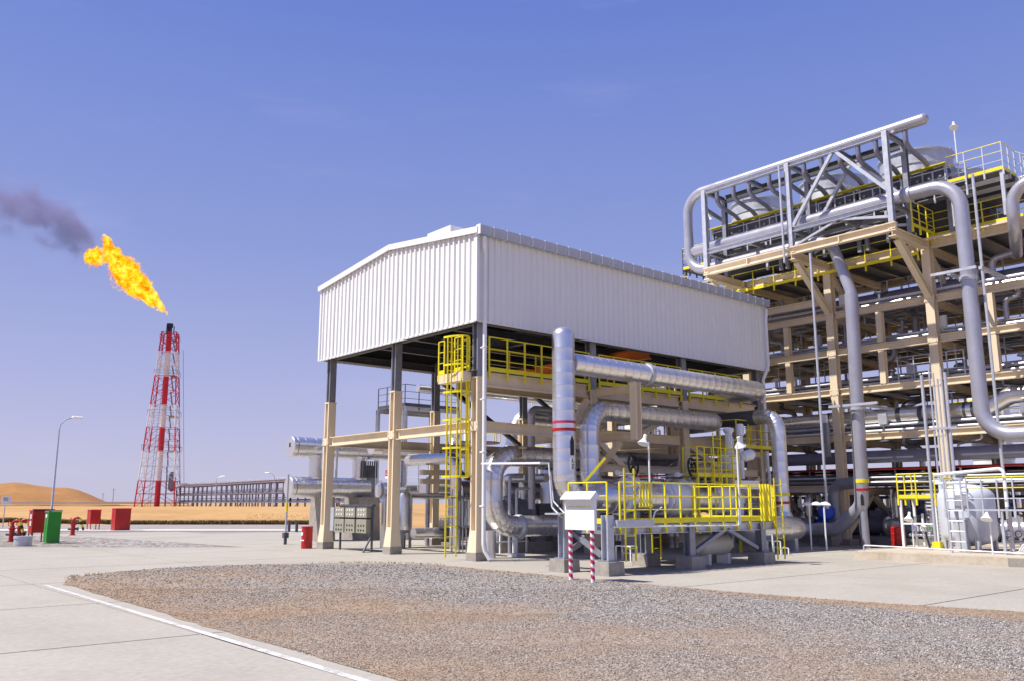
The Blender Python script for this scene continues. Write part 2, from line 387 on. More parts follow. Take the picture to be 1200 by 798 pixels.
FWD = V((math.cos(R(49.35)), math.sin(R(49.35)), 0)); RGT = V((FWD.y, -FWD.x, 0))
def at(px, dist, z=0):
    """place at a distance along the view, on a bearing"""
    g = CAM + FWD * dist + RGT * (dist * (px - 600) / 1033.4); return V((g.x, g.y, z))
def gz(x, y):
    r = math.hypot(x - CAM.x, y - CAM.y)
    def ss(a, b): t = min(1, max(0, (r - a) / (b - a))); return t * t * (3 - 2 * t)
    brg = (V((x, y, 0)) - V((CAM.x, CAM.y, 0))).dot(RGT) / max(1, r)
    k = 1 - min(1, max(0, (brg + .18) / .12)); k = k * k * (3 - 2 * k)      # the berm lies to the left of the plant
    z = k * (1.25 * ss(76, 118) - .5 * ss(125, 165)) + .35 * ss(150, 300)
    if r > 74: z += .16 * k * noise.noise((x * .12, y * .12, 0)) * ss(74, 90)
    return z - .02
def ground():
    rad = [0, 20, 40, 60, 70] + [74 + 3 * i for i in range(32)] + [175, 190, 210, 240, 280, 340, 420, 550, 750, 1000, 1500, 2500, 4000, 7000]
    na = 240; vs = []; fs = []
    for r in rad:
        for i in range(na):
            g = 2 * math.pi * i / na; x = CAM.x + r * math.cos(g); y = CAM.y + r * math.sin(g); vs.append((x, y, gz(x, y)))
    for j in range(len(rad) - 1):
        for i in range(na):
            i2 = (i + 1) % na; fs.append((j * na + i, (j + 1) * na + i, (j + 1) * na + i2, j * na + i2))
    b = B(); b.add(vs, fs); struct(b, 'desert_ground', SAND, 80)
ground()

def dune():
    prof = [(-420, 568), (-300, 562), (-200, 570), (-120, 564), (-60, 571), (-25, 569), (0, 567), (15, 565.5), (30, 567.5), (45, 570), (60, 572), (78, 572.5), (90, 575), (102, 579), (114, 584), (124, 588), (140, 590)]
    xs = [p[0] for p in prof]; ys = [p[1] for p in prof]; vs = []; fs = []; nx = 150; ny = 26
    for j in range(ny + 1):
        for i in range(nx + 1):
            px = -420 + 560 * i / nx; t = j / ny; d = 300 + 220 * t; y = float(np.interp(px, xs, ys))
            h = 1.7 + (590 - y) / 1016 * 390
            s = min(1, t / .42); s = s * s * (3 - 2 * s)
            if t > .42: q = (t - .42) / .58; s = 1 - q * q * (3 - 2 * q)
            p = at(px, d); z = .2 + (h - .2) * s + .5 * s * noise.noise((p.x * .03, p.y * .03, 1)) + .18 * s * noise.noise((p.x * .12, p.y * .12, 4))
            vs.append((p.x, p.y, z if 0 < j < ny else -.5))
    for j in range(ny):
        for i in range(nx):
            k = j * (nx + 1) + i; fs.append((k, k + 1, k + nx + 2, k + nx + 1))
    b = B(); b.add(vs, fs); struct(b, 'sand_dunes', DUNE, 80)
dune()

def ribbon(name, pxs, d0, d1, z, m, thick=.0):
    vs = []; fs = []
    for px in pxs:
        a = at(px, d0(px), z); c = at(px, d1(px), z); vs += [a, c, (c.x, c.y, z - .6), (a.x, a.y, z - .6)]
    for i in range(len(pxs) - 1):
        k = 4 * i
        for q in range(4): fs.append((k + q, k + 4 + q, k + 4 + (q + 1) % 4, k + (q + 1) % 4))
    b = B(); b.add(vs, fs); return struct(b, name, m)
ribbon('raised_service_road', list(range(-500, 240, 40)), lambda p: 235, lambda p: 262, 2.1, ROADM)
ribbon('road_kerb', list(range(-400, 420, 40)), lambda p: 54.2, lambda p: 57.2, .06, KERBM)
ribbon('gravel_verge', list(range(-400, 420, 40)), lambda p: 57.25, lambda p: 71, .02, ASPH)

# concrete apron: joint filler below, slabs proud of it as pieces
ap = B(); ap.add([(-70, -60, .0), (60, -60, .0), (60, 60, 0), (-70, 60, 0)], [(0, 1, 2, 3)])
# clip the apron to in front of the kerb line
k0, k1, k2 = at(-420, 54.1), at(420, 54.1), at(1700, 54.1)
apron = B(); apron.add([(-70, -60, 0), (70, -60, 0), (k2.x, k2.y, 0), (k0.x, k0.y, 0)], [(0, 1, 2, 3)])
apron = struct(apron, 'concrete_apron', JOINT)
GRAVEL = [(-11.38, -.45), (-11.2, .45), (-10.75, 1.45), (-9.6, 2.5), (-8.3, 3.05), (-7.0, 3.1), (-5.6, 2.7), (-4.0, 2.05), (-2.8, 1.2), (-2.2, .1), (-1.98, -1.9), (-2.1, -7), (-2.0, -10.5), (-1.75, -12.9), (-1.15, -15.4), (-.9, -26), (-11.68, -26), (-11.62, -13), (-11.5, -6)]
def inside(x, y, poly):
    c = False; n = len(poly)
    for i in range(n):
        (x0, y0), (x1, y1) = poly[i], poly[i - 1]
        if (y0 > y) != (y1 > y) and x < (x1 - x0) * (y - y0) / (y1 - y0) + x0: c = not c
    return c
ns = 0
for ix in range(-7, 13):
    for iy in range(-7, 16):
        x0 = -31.9 + 5 * (ix + 4); y0 = -4.5 + 4.7 * iy
        x1 = x0 + 5; y1 = y0 + 4.7
        cs = [(x0, y0), (x1, y0), (x1, y1), (x0, y1), ((x0 + x1) / 2, (y0 + y1) / 2)]
        rel = [V((c[0], c[1], 0)) - V((CAM.x, CAM.y, 0)) for c in cs]
        if all(inside(c[0], c[1], GRAVEL) for c in cs): continue
        f = [r.dot(FWD) for r in rel]; s = [r.dot(RGT) for r in rel]
        if max(f) < 3 or max(f) > 54: continue
        if min(abs(q) - .72 * max(w, 0) for q, w in zip(s, f)) > 3: continue
        g = .011
        b = B().frustum(((x0 + x1) / 2, (y0 + y1) / 2), (5 - 2 * g, 4.7 - 2 * g), (5 - 2 * g - .02, 4.7 - 2 * g - .02), -.1, .012)
        o = link('concrete_slab', b.mesh('concrete_slab', CONCM), apron); ns += 1

def sheet(name, poly, z, m):
    b = B(); b.add([(x, y, z) for x, y in poly], [tuple(range(len(poly)))]); return struct(b, name, m)
# wavy outline for the gravel patch
def wavy(poly, a, step=.35):
    out = []
    n = len(poly)
    for i in range(n):
        p, q = V(poly[i] + (0,)), V(poly[(i + 1) % n] + (0,)); d = (q - p); ln = d.length; k = max(1, int(ln / step)); nn = V((-d.y, d.x, 0)).normalized()
        for j in range(k):
            c = p + d * (j / k); w = a * noise.noise((c.x * 1.7, c.y * 1.7, 3)) + a * .5 * noise.noise((c.x * 6, c.y * 6, 8)); c = c + nn * w; out.append((c.x, c.y))
    return out
def orient(poly):
    a = sum(poly[i - 1][0] * poly[i][1] - poly[i][0] * poly[i - 1][1] for i in range(len(poly)))
    return poly if a > 0 else poly[::-1]
sheet('gravel_bed', orient(wavy(GRAVEL, .09)), .018, GRAVM)
FARG = [(-1.83, 12.43), (-9.06, 18.64), (-30, 36.6), (-22, 40), (-6.35, 33.2), (-4.9, 30.4), (-3.39, 27.53), (-2.4, 19)]
sheet('gravel_patch', orient(wavy(FARG, .12)), .018, GRAVF)
sheet('painted_edge_line', [(-12.08, -26), (-11.95, -26), (-11.68, -.3), (-11.78, -.18)], .0165, PAINT)

# loose stones
def stones(name, poly, dens, size, seed, m):
    rs = np.random.RandomState(seed); P_ = np.array(poly); lo = P_.min(0); hi = P_.max(0)
    area = np.prod(hi - lo); n = int(area * max(d for _, d in dens)); p = lo + rs.rand(n, 2) * (hi - lo)
    keep = np.zeros(n, bool); j = len(P_) - 1; ins = np.zeros(n, bool)
    for i in range(len(P_)):
        x0, y0 = P_[i]; x1, y1 = P_[j]
        c = ((y0 > p[:, 1]) != (y1 > p[:, 1])) & (p[:, 0] < (x1 - x0) * (p[:, 1] - y0) / (y1 - y0 + 1e-12) + x0); ins ^= c; j = i
    rel = p - np.array([CAM.x, CAM.y]); f = rel @ np.array([FWD.x, FWD.y]); s = rel @ np.array([RGT.x, RGT.y])
    d = np.zeros(n)
    for lim, dn in dens: d = np.where((d == 0) & (f < lim), dn, d)
    keep = ins & (f > 5) & (np.abs(s) < .68 * f + 1) & (rs.rand(n) < d / max(q for _, q in dens))
    p = p[keep]; f = f[keep]; n = len(p)
    base = np.array([(1, 0, 0), (0, 1, 0), (-1, 0, 0), (0, -1, 0), (0, 0, 1), (0, 0, -.6)])
    fac = np.array([(0, 1, 4), (1, 2, 4), (2, 3, 4), (3, 0, 4), (1, 0, 5), (2, 1, 5), (3, 2, 5), (0, 3, 5)])
    sc = size * (.55 + rs.rand(n) ** 2 * 1.3) * np.clip(f / 14, .85, 1.6)
    vv = base[None] * (.7 + .6 * rs.rand(n, 6, 1)); a = rs.rand(n) * 6.28
    sh = np.stack([sc * (.8 + .5 * rs.rand(n)), sc * (.7 + .4 * rs.rand(n)), sc * (.5 + .4 * rs.rand(n))], 1)
    vv = vv * sh[:, None, :]
    x = vv[:, :, 0] * np.cos(a)[:, None] - vv[:, :, 1] * np.sin(a)[:, None]; y = vv[:, :, 0] * np.sin(a)[:, None] + vv[:, :, 1] * np.cos(a)[:, None]
    z = vv[:, :, 2] + sc[:, None] * .25 + .016
    co_ = np.stack([x + p[:, 0:1], y + p[:, 1:2], z], 2).reshape(-1, 3).astype(np.float32)
    fa = (fac[None] + 6 * np.arange(n)[:, None, None]).reshape(-1).astype(np.int32); nf = len(fa) // 3
    me = bpy.data.meshes.new(name); me.vertices.add(len(co_)); me.vertices.foreach_set('co', co_.reshape(-1))
    me.loops.add(len(fa)); me.loops.foreach_set('vertex_index', fa); me.polygons.add(nf)
    me.polygons.foreach_set('loop_start', np.arange(0, nf * 3, 3, dtype=np.int32)); me.polygons.foreach_set('loop_total', np.full(nf, 3, dtype=np.int32))
    me.update(calc_edges=True); me.materials.append(m)
    o = link(name, me); o['kind'] = 'stuff'; o['label'] = 'loose grey and mauve gravel stones spread over the gravel bed'; o['category'] = 'gravel'
    return n
STONE, t_, n_, l_, b_ = nodes('gravel_stone')
ge = n_.new('ShaderNodeNewGeometry'); rr_ = ramp(n_, [(0, (.065, .054, .047)), (.3, (.165, .143, .128)), (.55, (.26, .232, .21)), (.8, (.37, .335, .305)), (1, (.66, .60, .53))])
l_(ge.outputs['Random Per Island'], rr_.inputs[0])
tc2 = n_.new('ShaderNodeTexCoord'); pn2 = n_.new('ShaderNodeTexNoise'); pn2.inputs['Scale'].default_value = .32; pn2.inputs['Detail'].default_value = 9; pn2.inputs['Roughness'].default_value = .68; l_(tc2.outputs['Object'], pn2.inputs['Vector'])
mr2 = n_.new('ShaderNodeMapRange'); mr2.inputs[1].default_value = .46; mr2.inputs[2].default_value = .64; mr2.inputs[4].default_value = .62; l_(pn2.outputs[0], mr2.inputs[0])
mx2 = n_.new('ShaderNodeMix'); mx2.data_type = 'RGBA'; mx2.inputs[7].default_value = (.31, .215, .14, 1); l_(brown_bias(n_, l_, tc2, mr2.outputs[0]), mx2.inputs[0]); l_(rr_.outputs[0], mx2.inputs[6]); l_(mx2.outputs[2], b_.inputs['Base Color']); b_.inputs['Roughness'].default_value = .9; b_.inputs['Specular IOR Level'].default_value = .25
stones('gravel_stones', GRAVEL, [(11, 2300), (14, 1300), (18, 600), (25, 200), (60, 0)], .0092, 3, STONE)

# dry scrub along the sand edge and tufts at the gravel edge
def scrub(name, n, posf, hgt, m, label, cat, seed):
    rs = random.Random(seed); b = B()
    for _ in range(n):
        x, y, z = posf(rs)
        for q in range(5):
            g = rs.random() * 6.28; h = hgt * (.4 + rs.random()); w = h * .18; lx = math.cos(g) * h * .7; ly = math.sin(g) * h * .7
            b.add([(x - ly * .2, y + lx * .2, z), (x + ly * .2, y - lx * .2, z), (x + lx, y + ly, z + h)], [(0, 1, 2)])
    o = link(name, b.mesh(name, m)); o['kind'] = 'stuff'; o['label'] = label; o['category'] = cat
DRY = mat('dry_scrub', (.16, .12, .055), .9, 0, var=.4, scale=1)
GRASS = mat('yellow_green_grass', (.30, .27, .05), .9, 0, var=.35, scale=.8)
TANGR = mat('tan_dry_grass', (.40, .31, .15), .9, 0, var=.3, scale=2)
def p1(rs):
    px = -300 + 720 * rs.random(); p = at(px, 72.5 + 1.2 * rs.random() + 2 * noise.noise((px * .03, 0, 0))); return p.x, p.y, gz(p.x, p.y)
scrub('dry_scrub', 5200, p1, .30, DRY, 'dark strip of dry scrub along the near edge of the sand', 'scrub', 1)
def p2(rs):
    px = 290 + 90 * rs.random(); p = at(px, 76 + 16 * rs.random()); return p.x, p.y, gz(p.x, p.y)
scrub('sparse_grass', 420, p2, .09, GRASS, 'sparse yellow green grass on the sand beside the far pipe rack', 'grass', 2)
def p3(rs):
    while True:
        x = -11 + 9.2 * rs.random(); y = 3.3 * rs.random() - 1.2
        e = min((V((x, y, 0)) - V(a + (0,))).length for a in wav0)
        if e < .16: return x, y, .02
wav0 = wavy(GRAVEL, .0, .12)
scrub('edge_grass', 200, p3, .045, TANGR, 'thin dry grass growing along the gravel edge by the paving', 'grass', 3)

# ================================================================== FLARE
def dep(px, y, d):
    """offset helper for the far things: a point at distance d whose bearing and height are given in metres of the site"""
    p = at(px, d); return p
FT = at(185, 200, .9)                                   # flare tower foot, in metres: about 54 E, 187 N
TW = thing('flare_tower', 'tall red and white lattice flare tower standing in the desert', 'flare tower', FT)
zs = [0, 2.9, 5.75, 9.1, 12.4, 15.1, 17.8, 20.4, 23.0, 26.3, 29.7, 32.5, 35.4, 38.0, 40.0]
colr = [0, 0, 1, 1, 0, 0, 1, 1, 0, 0, 1, 1, 0, 0]       # 0 red, 1 white per bay
def tw(z): return 4.55 - 2.8 * z / 40.0                # half width
fa = R(49.35 + 12)
def tp(i, z):
    g = fa + math.pi / 2 * i + math.pi / 4; w = tw(z) * 1.30
    return FT + V((math.cos(g) * w, math.sin(g) * w, z))
for j in range(14):
    m = (REDT, WHT)[colr[j]]; z0, z1 = zs[j], zs[j + 1]
    for i in range(4):
        P(B().cyl(tp(i, z0), tp(i, z1), .15, 6), 'leg', m, TW)
        b = B(); a0, a1, c0, c1 = tp(i, z0), tp(i, z1), tp((i + 1) % 4, z0), tp((i + 1) % 4, z1)
        mid0 = (a0 + c0) / 2; mid1 = (a1 + c1) / 2
        if tw(z0) > 3: b.bar(a0, mid1, .09); b.bar(c0, mid1, .09); b.bar((a0 + a1) / 2, (a0 + mid1) / 2, .06); b.bar((c0 + c1) / 2, (c0 + mid1) / 2, .06)
        else: b.bar(a0, c1, .105); b.bar(c0, a1, .105)
        P(b, 'cross_brace', m, TW); P(B().bar(a1, c1, .10), 'horizontal_strut', m, TW)
    st = B().cyl(FT + V((-.3, -.2, z0)), FT + V((-.3, -.2, z1)), .62, 12); P(st, 'stack_section', m, TW, 40)
    st = B().cyl(FT + V((1.5, -.4, z0)) * 1, FT + V((1.5 - .9 * z1 / 40, -.4, z1)), .16, 8); P(st, 'service_pipe', MIDST, TW, 40)
P(B().cyl(FT + V((-.3, -.2, 40)), FT + V((-.3, -.2, 42.0)), .55, 12).cyl(FT + V((-.3, -.2, 41.2)), FT + V((-.3, -.2, 42.1)), .75, 12), 'flare_tip', BLACK, TW, 40)
P(B().cyl(FT + V((.7, -.2, 40)), FT + V((.7, -.2, 41.6)), .12, 8).cyl(FT + V((-1.1, -.6, 39.5)), FT + V((-1.1, -.6, 41.4)), .12, 8), 'pilot_pipe', BLACK, TW, 40)
P(B().lathe(FT + V((2.4, -1.2, 3.5)), FT + V((2.4, -1.2, 8)), [(0, .3), (.5, .8), (3.6, .8), (4.4, .35)], 14), 'seal_drum', MIDST, TW, 40)
for z in (12.4, 20.4, 29.7, 38.0):
    b = B(); w = tw(z) * .92; g = .2
    b.add([(FT + Matrix.Rotation(fa, 3, 'Z') @ V((sx * w, sy * w, z + .15))) for sx, sy in ((-1, -1), (1, -1), (1, -.3), (-1, -.3))], [(0, 1, 2, 3)])
    pf = P(b, 'platform', GRAT, TW)
    b = B(); cs = [FT + Matrix.Rotation(fa, 3, 'Z') @ V((sx * w * 1.1, sy * w * 1.1, z + .2)) for sx, sy in ((-1, -1), (1, -1), (1, 1), (-1, 1))]
    for q in range(4):
        b.bar(cs[q] + V((0, 0, 1.1)), cs[(q + 1) % 4] + V((0, 0, 1.1)), .07); b.bar(cs[q], cs[q] + V((0, 0, 1.1)), .06)
    P(b, 'handrail', MIDST if z < 35 else REDT, pf)
lx = FT + RGT * -2.0
b = B()
for s in (-.3, .3): b.bar(lx + RGT * s, lx + RGT * (s + 1.9) + V((0, 0, 39)), .07)
for q in range(60): t = q / 60; b.bar(lx + RGT * (-.3 + 1.9 * t) + V((0, 0, 39 * t)), lx + RGT * (.3 + 1.9 * t) + V((0, 0, 39 * t)), .05)
P(b, 'ladder', MIDST, TW)
P(B().cyl(FT + RGT * 6.0, FT + RGT * 3.3 + V((0, 0, 36)), .05, 5), 'guide_cable', MIDST, TW)

# helpers for the shader graphs of flame and smoke
W = V((-.844, .537, 0))
TIP = FT + V((-.3, -.2, 42.2))
def fpt(x, y): return TIP + W * ((199.5 - x) / 5.12) + V((0, 0, (378 - y) / 5.0))
def graph(name):
    m, t, n, l, b = nodes(name); n.remove(b)
    def math_(op, a, b2=None, c=None, clamp=False):
        q = n.new('ShaderNodeMath'); q.operation = op; q.use_clamp = clamp
        for i, x in enumerate((a, b2, c)):
            if x is None: continue
            if isinstance(x, (int, float)): q.inputs[i].default_value = x
            else: l(x, q.inputs[i])
        return q.outputs[0]
    def noise_(src, scale, detail, rough, dist=0):
        q = n.new('ShaderNodeTexNoise'); q.inputs['Scale'].default_value = scale; q.inputs['Detail'].default_value = detail; q.inputs['Roughness'].default_value = rough; q.inputs['Distortion'].default_value = dist; l(src, q.inputs['Vector']); return q
    def rng(x, a, b_, c, d):
        q = n.new('ShaderNodeMapRange'); q.interpolation_type = 'SMOOTHSTEP'; l(x, q.inputs[0])
        for k, v in enumerate((a, b_, c, d)): q.inputs[k + 1].default_value = v
        return q.outputs[0]
    return m, n, l, math_, noise_, rng
# flame: burning gas as an emitting volume blown away by the wind
FL, n_, l_, math_, noise_, rng = graph('burning_gas')
f0, f1 = fpt(196, 367), fpt(122, 299); FLN = (f1 - f0).length
tcf = n_.new('ShaderNodeTexCoord'); src = tcf.outputs['Object']
wv = noise_(src, .34, 3, .6); wsub = n_.new('ShaderNodeVectorMath'); wsub.operation = 'SUBTRACT'; l_(wv.outputs['Color'], wsub.inputs[0]); wsub.inputs[1].default_value = (.5, .5, .5)
wsc = n_.new('ShaderNodeVectorMath'); wsc.operation = 'SCALE'; wsc.inputs['Scale'].default_value = 3.6; l_(wsub.outputs[0], wsc.inputs[0])
wad = n_.new('ShaderNodeVectorMath'); wad.operation = 'ADD'; l_(src, wad.inputs[0]); l_(wsc.outputs[0], wad.inputs[1])
sp = n_.new('ShaderNodeSeparateXYZ'); l_(wad.outputs[0], sp.inputs[0])
tx = math_('DIVIDE', sp.outputs[0], FLN)
prof = n_.new('ShaderNodeFloatCurve'); cv = prof.mapping.curves[0]
for p_ in list(cv.points)[2:]: cv.points.remove(p_)
for k, (a, h) in enumerate(((0, .0), (.04, .10), (.18, .30), (.40, .62), (.58, .72), (.72, .55), (.85, .36), (1, .0))):
    if k == 0: cv.points[0].location = (a, h)
    elif k == 7: cv.points[-1].location = (a, h)
    else: cv.points.new(a, h)
prof.mapping.update()
l_(math_('DIVIDE', math_('ADD', tx, 0), 1.25, clamp=True), prof.inputs['Value'])
bendz = math_('MULTIPLY', math_('POWER', math_('MAXIMUM', math_('SUBTRACT', tx, .72), 0.0), 1.5), 7.0)
zc = math_('SUBTRACT', sp.outputs[2], bendz)
rad = math_('SQRT', math_('ADD', math_('POWER', math_('MULTIPLY', sp.outputs[1], .9), 2), math_('POWER', zc, 2)))
fine = noise_(src, .85, 6, .68, .5)
fall = math_('SUBTRACT', 1.0, math_('DIVIDE', rad, math_('MAXIMUM', math_('MULTIPLY', prof.outputs[0], 4.7), .02)))
rq = (f1 - f0).to_track_quat('X', 'Z'); pc = rq.inverted() @ (fpt(107, 301) - f0)
pd = n_.new('ShaderNodeVectorMath'); pd.operation = 'DISTANCE'; l_(wad.outputs[0], pd.inputs[0]); pd.inputs[1].default_value = pc
fall = math_('MAXIMUM', fall, math_('SUBTRACT', .85, math_('DIVIDE', pd.outputs['Value'], 2.7)))
body = math_('ADD', fall, math_('MULTIPLY', math_('SUBTRACT', fine.outputs[0], .52), 2.2))
alive = math_('MULTIPLY', rng(tx, -.01, .03, 0, 1), rng(fall, -.75, -.25, 0, 1))
dens = math_('MULTIPLY', rng(body, .05, .22, 0, 1), alive)
hot = noise_(src, .62, 5, .7, .6)
hr = ramp(n_, [(.36, (.70, .09, .0)), (.46, (1.0, .27, .0)), (.53, (1.05, .52, .008)), (.63, (1.1, .82, .05)), (.76, (1.15, .98, .35))])
l_(math_('ADD', hot.outputs[0], math_('MULTIPLY', fall, .13)), hr.inputs[0])
pvf = n_.new('ShaderNodeVolumePrincipled'); pvf.inputs['Color'].default_value = (0, 0, 0, 1); pvf.inputs['Blackbody Intensity'].default_value = 0
l_(math_('MULTIPLY', dens, 2.6), pvf.inputs['Density']); l_(hr.outputs[0], pvf.inputs['Emission Color']); l_(math_('MULTIPLY', dens, 2.6), pvf.inputs['Emission Strength'])
l_(pvf.outputs[0], n_['Material Output'].inputs['Volume'])
FL.cycles.volume_step_rate = .25
b = B().box((-.6, -7, -7), (FLN * 1.5, 7, 10))
fl = link('flame', b.mesh('flame', FL)); fl.location = f0; fl.rotation_euler = (f1 - f0).to_track_quat('X', 'Z').to_euler()
tag(fl, 'large yellow and orange gas flame blowing left from the flare tip', 'flame')

# smoke: one volume along the wind
SM, n_, l_, math_, noise_, rng = graph('dark_smoke')
tcs = n_.new('ShaderNodeTexCoord'); src = tcs.outputs['Object']
sx = n_.new('ShaderNodeSeparateXYZ'); l_(src, sx.inputs[0])
lump = noise_(src, .15, 5, .56, .3); wob = noise_(src, .055, 1, .5)
zz = math_('ADD', sx.outputs[2], math_('MULTIPLY', math_('SUBTRACT', wob.outputs[0], .5), 10.0))
rad = math_('SQRT', math_('ADD', math_('POWER', sx.outputs[1], 2), math_('POWER', zz, 2)))
fall = math_('SUBTRACT', 1.0, math_('DIVIDE', rad, math_('ADD', 3.0, math_('MULTIPLY', sx.outputs[0], .17))))
dn = math_('ADD', math_('MULTIPLY', math_('SUBTRACT', lump.outputs[0], .54), 6.5), math_('MULTIPLY', fall, 1.2), clamp=True)
veil = math_('MULTIPLY', rng(fall, -.3, .5, 0, 1), .10)
env = math_('MULTIPLY', math_('MULTIPLY', rng(sx.outputs[0], -1, 5, .0, 1), rng(sx.outputs[0], 9, 34, 1, .42)), rng(fall, -.45, .3, 0, 1))
den = math_('MULTIPLY', math_('MULTIPLY', math_('ADD', dn, veil), env), .17)
pv = n_.new('ShaderNodeVolumePrincipled'); pv.inputs['Color'].default_value = (.42, .32, .52, 1); pv.inputs['Anisotropy'].default_value = .1
l_(den, pv.inputs['Density']); l_(pv.outputs[0], n_['Material Output'].inputs['Volume'])
p_a, p_b = fpt(119, 301), fpt(-60, 196)
ln = (p_b - p_a).length
b = B().box((-1.5, -10, -10), (ln, 10, 10))
sm = link('smoke', b.mesh('smoke', SM)); sm.location = p_a
xa = (p_b - p_a).normalized(); sm.rotation_euler = xa.to_track_quat('X', 'Z').to_euler()
sm['kind'] = 'stuff'; sm['label'] = 'dark purple grey smoke drifting left from the flare flame'; sm['category'] = 'smoke'

# far pipe rack running from the flare to the plant
A0 = at(206, 203, 0); A1 = at(340, 146, 0); A2 = at(420, 122, 0)
FR = thing('pipe_rack', 'long low grey pipe rack in the desert running to the flare tower', 'pipe rack', A0)
dirr = (A1 - A0).normalized(); nrm = V((-dirr.y, dirr.x, 0))
for row, off in enumerate((0, 4.0)):
    pb = B(); bb = B(); n = 30
    for seg, (s0, s1, top) in enumerate(((A0, A1, 5.4), (A1, A2, 4.3))):
        Ls = (s1 - s0).length; k = int(Ls / 3.3)
        for i in range(k + 1):
            p = s0 + (s1 - s0) * (i / k) + nrm * off
            pb.ibeam(p, p + V((0, 0, top)), .2, .2)
            if row == 0:
                for z in (1.9, 3.5, top): bb.bar(p + V((0, 0, z)), p + nrm * 4 + V((0, 0, z)), .2)
            if i % 6 == 3: pb.bar(p, p + (s1 - s0) / k + V((0, 0, 1.9)), .14)
        for z in (1.9, 3.5, top): bb.bar(s0 + nrm * off + V((0, 0, z)), s1 + nrm * off + V((0, 0, z)), .14, .16)
        for j, z in enumerate((2.15, 2.7, 3.75, 4.3)):
            if z < top: bb.bar(s0 + nrm * (off + .2) + V((0, 0, z)), s1 + nrm * (off + .2) + V((0, 0, z)), .1)
    P(pb, 'post', MIDST, FR, stuff=True); P(bb, 'beam', LAVD, FR, stuff=True)
for j, (o_, z, r, m) in enumerate(((.7, 5.85, .34, SILVER), (1.7, 5.75, .25, LAV), (2.6, 5.8, .3, LAV), (3.4, 5.75, .22, SILVER), (1.0, 3.8, .22, LAV), (2.4, 3.8, .25, LAVD), (1.2, 2.2, .22, LAVD), (2.8, 2.2, .22, LAV))):
    zz_ = min(z, 4.7) if z > 5 else z
    b = B().tube([A0 + nrm * o_ + V((0, 0, z)), A1 + nrm * o_ + V((0, 0, z)), A1 + dirr * 2 + nrm * o_ + V((0, 0, zz_)), A2 + nrm * o_ + V((0, 0, zz_))], r, 8)
    P(b, 'rack_pipe', m, FR, 50)

# street lamps
def street_lamp(base, h, lean, label, s=1.0, grp=None):
    t = thing('street_lamp', label, 'street lamp', base, grp); x, y, z = base; lean = V(lean).normalized()
    P(B().lathe((x, y, z), (x, y, z + h * .9), [(0, .11 * s), (h * .15, .10 * s), (h * .155, .075 * s), (h * .88, .05 * s)], 8), 'pole', GALV, t, 40)
    pts = [V((x, y, z + h * .87)), V((x, y, z + h * .93)) + lean * .05, V((x, y, z + h * .975)) + lean * .35, V((x, y, z + h)) + lean * .85]
    P(B().tube(pts, .04 * s, 6), 'curved_arm', GALV, t, 50)
    e = pts[-1]; sd_ = V((-lean.y, lean.x, 0))
    b = B(); b.prof(e - lean * .08, e + lean * .55, [(-.13 * s, -.04), (.13 * s, -.04), (.15 * s, .03), (.06 * s, .11 * s), (-.06 * s, .11 * s), (-.15 * s, .03)]); hd = P(b, 'lamp_head', WHITE, t)
    P(B().bar(e + lean * .02 - V((0, 0, .05)), e + lean * .48 - V((0, 0, .05)), .2, .02), 'lens', LAMPGL, hd)
street_lamp((-1.6, 43.3, 0), 7.45, (.7, .1, 0), 'tall grey street lamp with curved arm behind the green cabinet')
p = at(252, 150, .6); street_lamp(tuple(p), 5.6, RGT * 1, 'small distant street lamp before the middle of the far pipe rack', 1.2)
p = at(320, 130, .3); street_lamp(tuple(p), 5.8, RGT * -1, 'small distant street lamp before the right end of the far pipe rack', 1.2)
for px, d, h, lb in ((132, 420, 7.5, 'taller faint utility pole on the desert horizon left of the flare tower'), (120, 520, 6.5, 'shorter faint utility pole on the desert horizon beside the dunes')):
    p = at(px, d, gz(*at(px, d).xy)); t = thing('utility_pole', lb, 'utility pole', tuple(p))
    P(B().cyl(p, p + V((0, 0, h)), .14, 6), 'pole', MIDST, t); P(B().bar(p + RGT * -.9 + V((0, 0, h - .6)), p + RGT * .9 + V((0, 0, h - .6)), .12), 'crossarm', MIDST, t)

# ================================================================== LEFT FIRE POINT
def cabinet(name, label, cat, c, w, d, h, z0, m, legs=0, roof=.06):
    """c centre; w along X, d along Y"""
    t = thing(name, label, cat, (c[0], c[1], 0)); x, y = c
    bd = P(B().box((x - w / 2, y - d / 2, z0), (x + w / 2, y + d / 2, h)), 'body', m, t)
    P(B().frustum(c, (w + .1, d + .1), (w + .02, d + .02), h, h + roof), 'roof', m, t)
    for sy in (-1, 1):
        P(B().box((x - w / 2 - .012, y + (sy * d / 4) - d / 4 + .02, z0 + .05), (x - w / 2, y + (sy * d / 4) + d / 4 - .02, h - .05)), 'door', m, t)
    P(B().box((x - w / 2 - .03, y - .05, (z0 + h) / 2), (x - w / 2 - .012, y - .03, (z0 + h) / 2 + .12)), 'handle', MIDST, t)
    if legs:
        for sx in (-1, 1):
            for sy in (-1, 1): P(B().box((x + sx * (w / 2 - .04) - .025, y + sy * (d / 2 - .04) - .025, 0), (x + sx * (w / 2 - .04) + .025, y + sy * (d / 2 - .04) + .025, z0)), 'leg', m, t)
    return t
g = cabinet('storage_cabinet', 'tall green metal cabinet standing on the far gravel patch', 'cabinet', (-6.72, 20.9), .5, .6, 1.33, .05, GREEN, 0, .03)
P(B().box((-7.1, 20.5, 0), (-6.4, 21.3, .05)), 'base_plinth', CONC, g)
P(B().box((-6.996, 20.8, 1.1), (-6.982, 21.03, 1.24)), 'paper_notice', WHITE, g)
P(B().box((-6.98, 20.6, 1.35), (-6.9, 21.2, 1.40)).box((-6.98, 20.6, 1.37), (-6.45, 20.64, 1.41)), 'top_lip', DARKST, g)
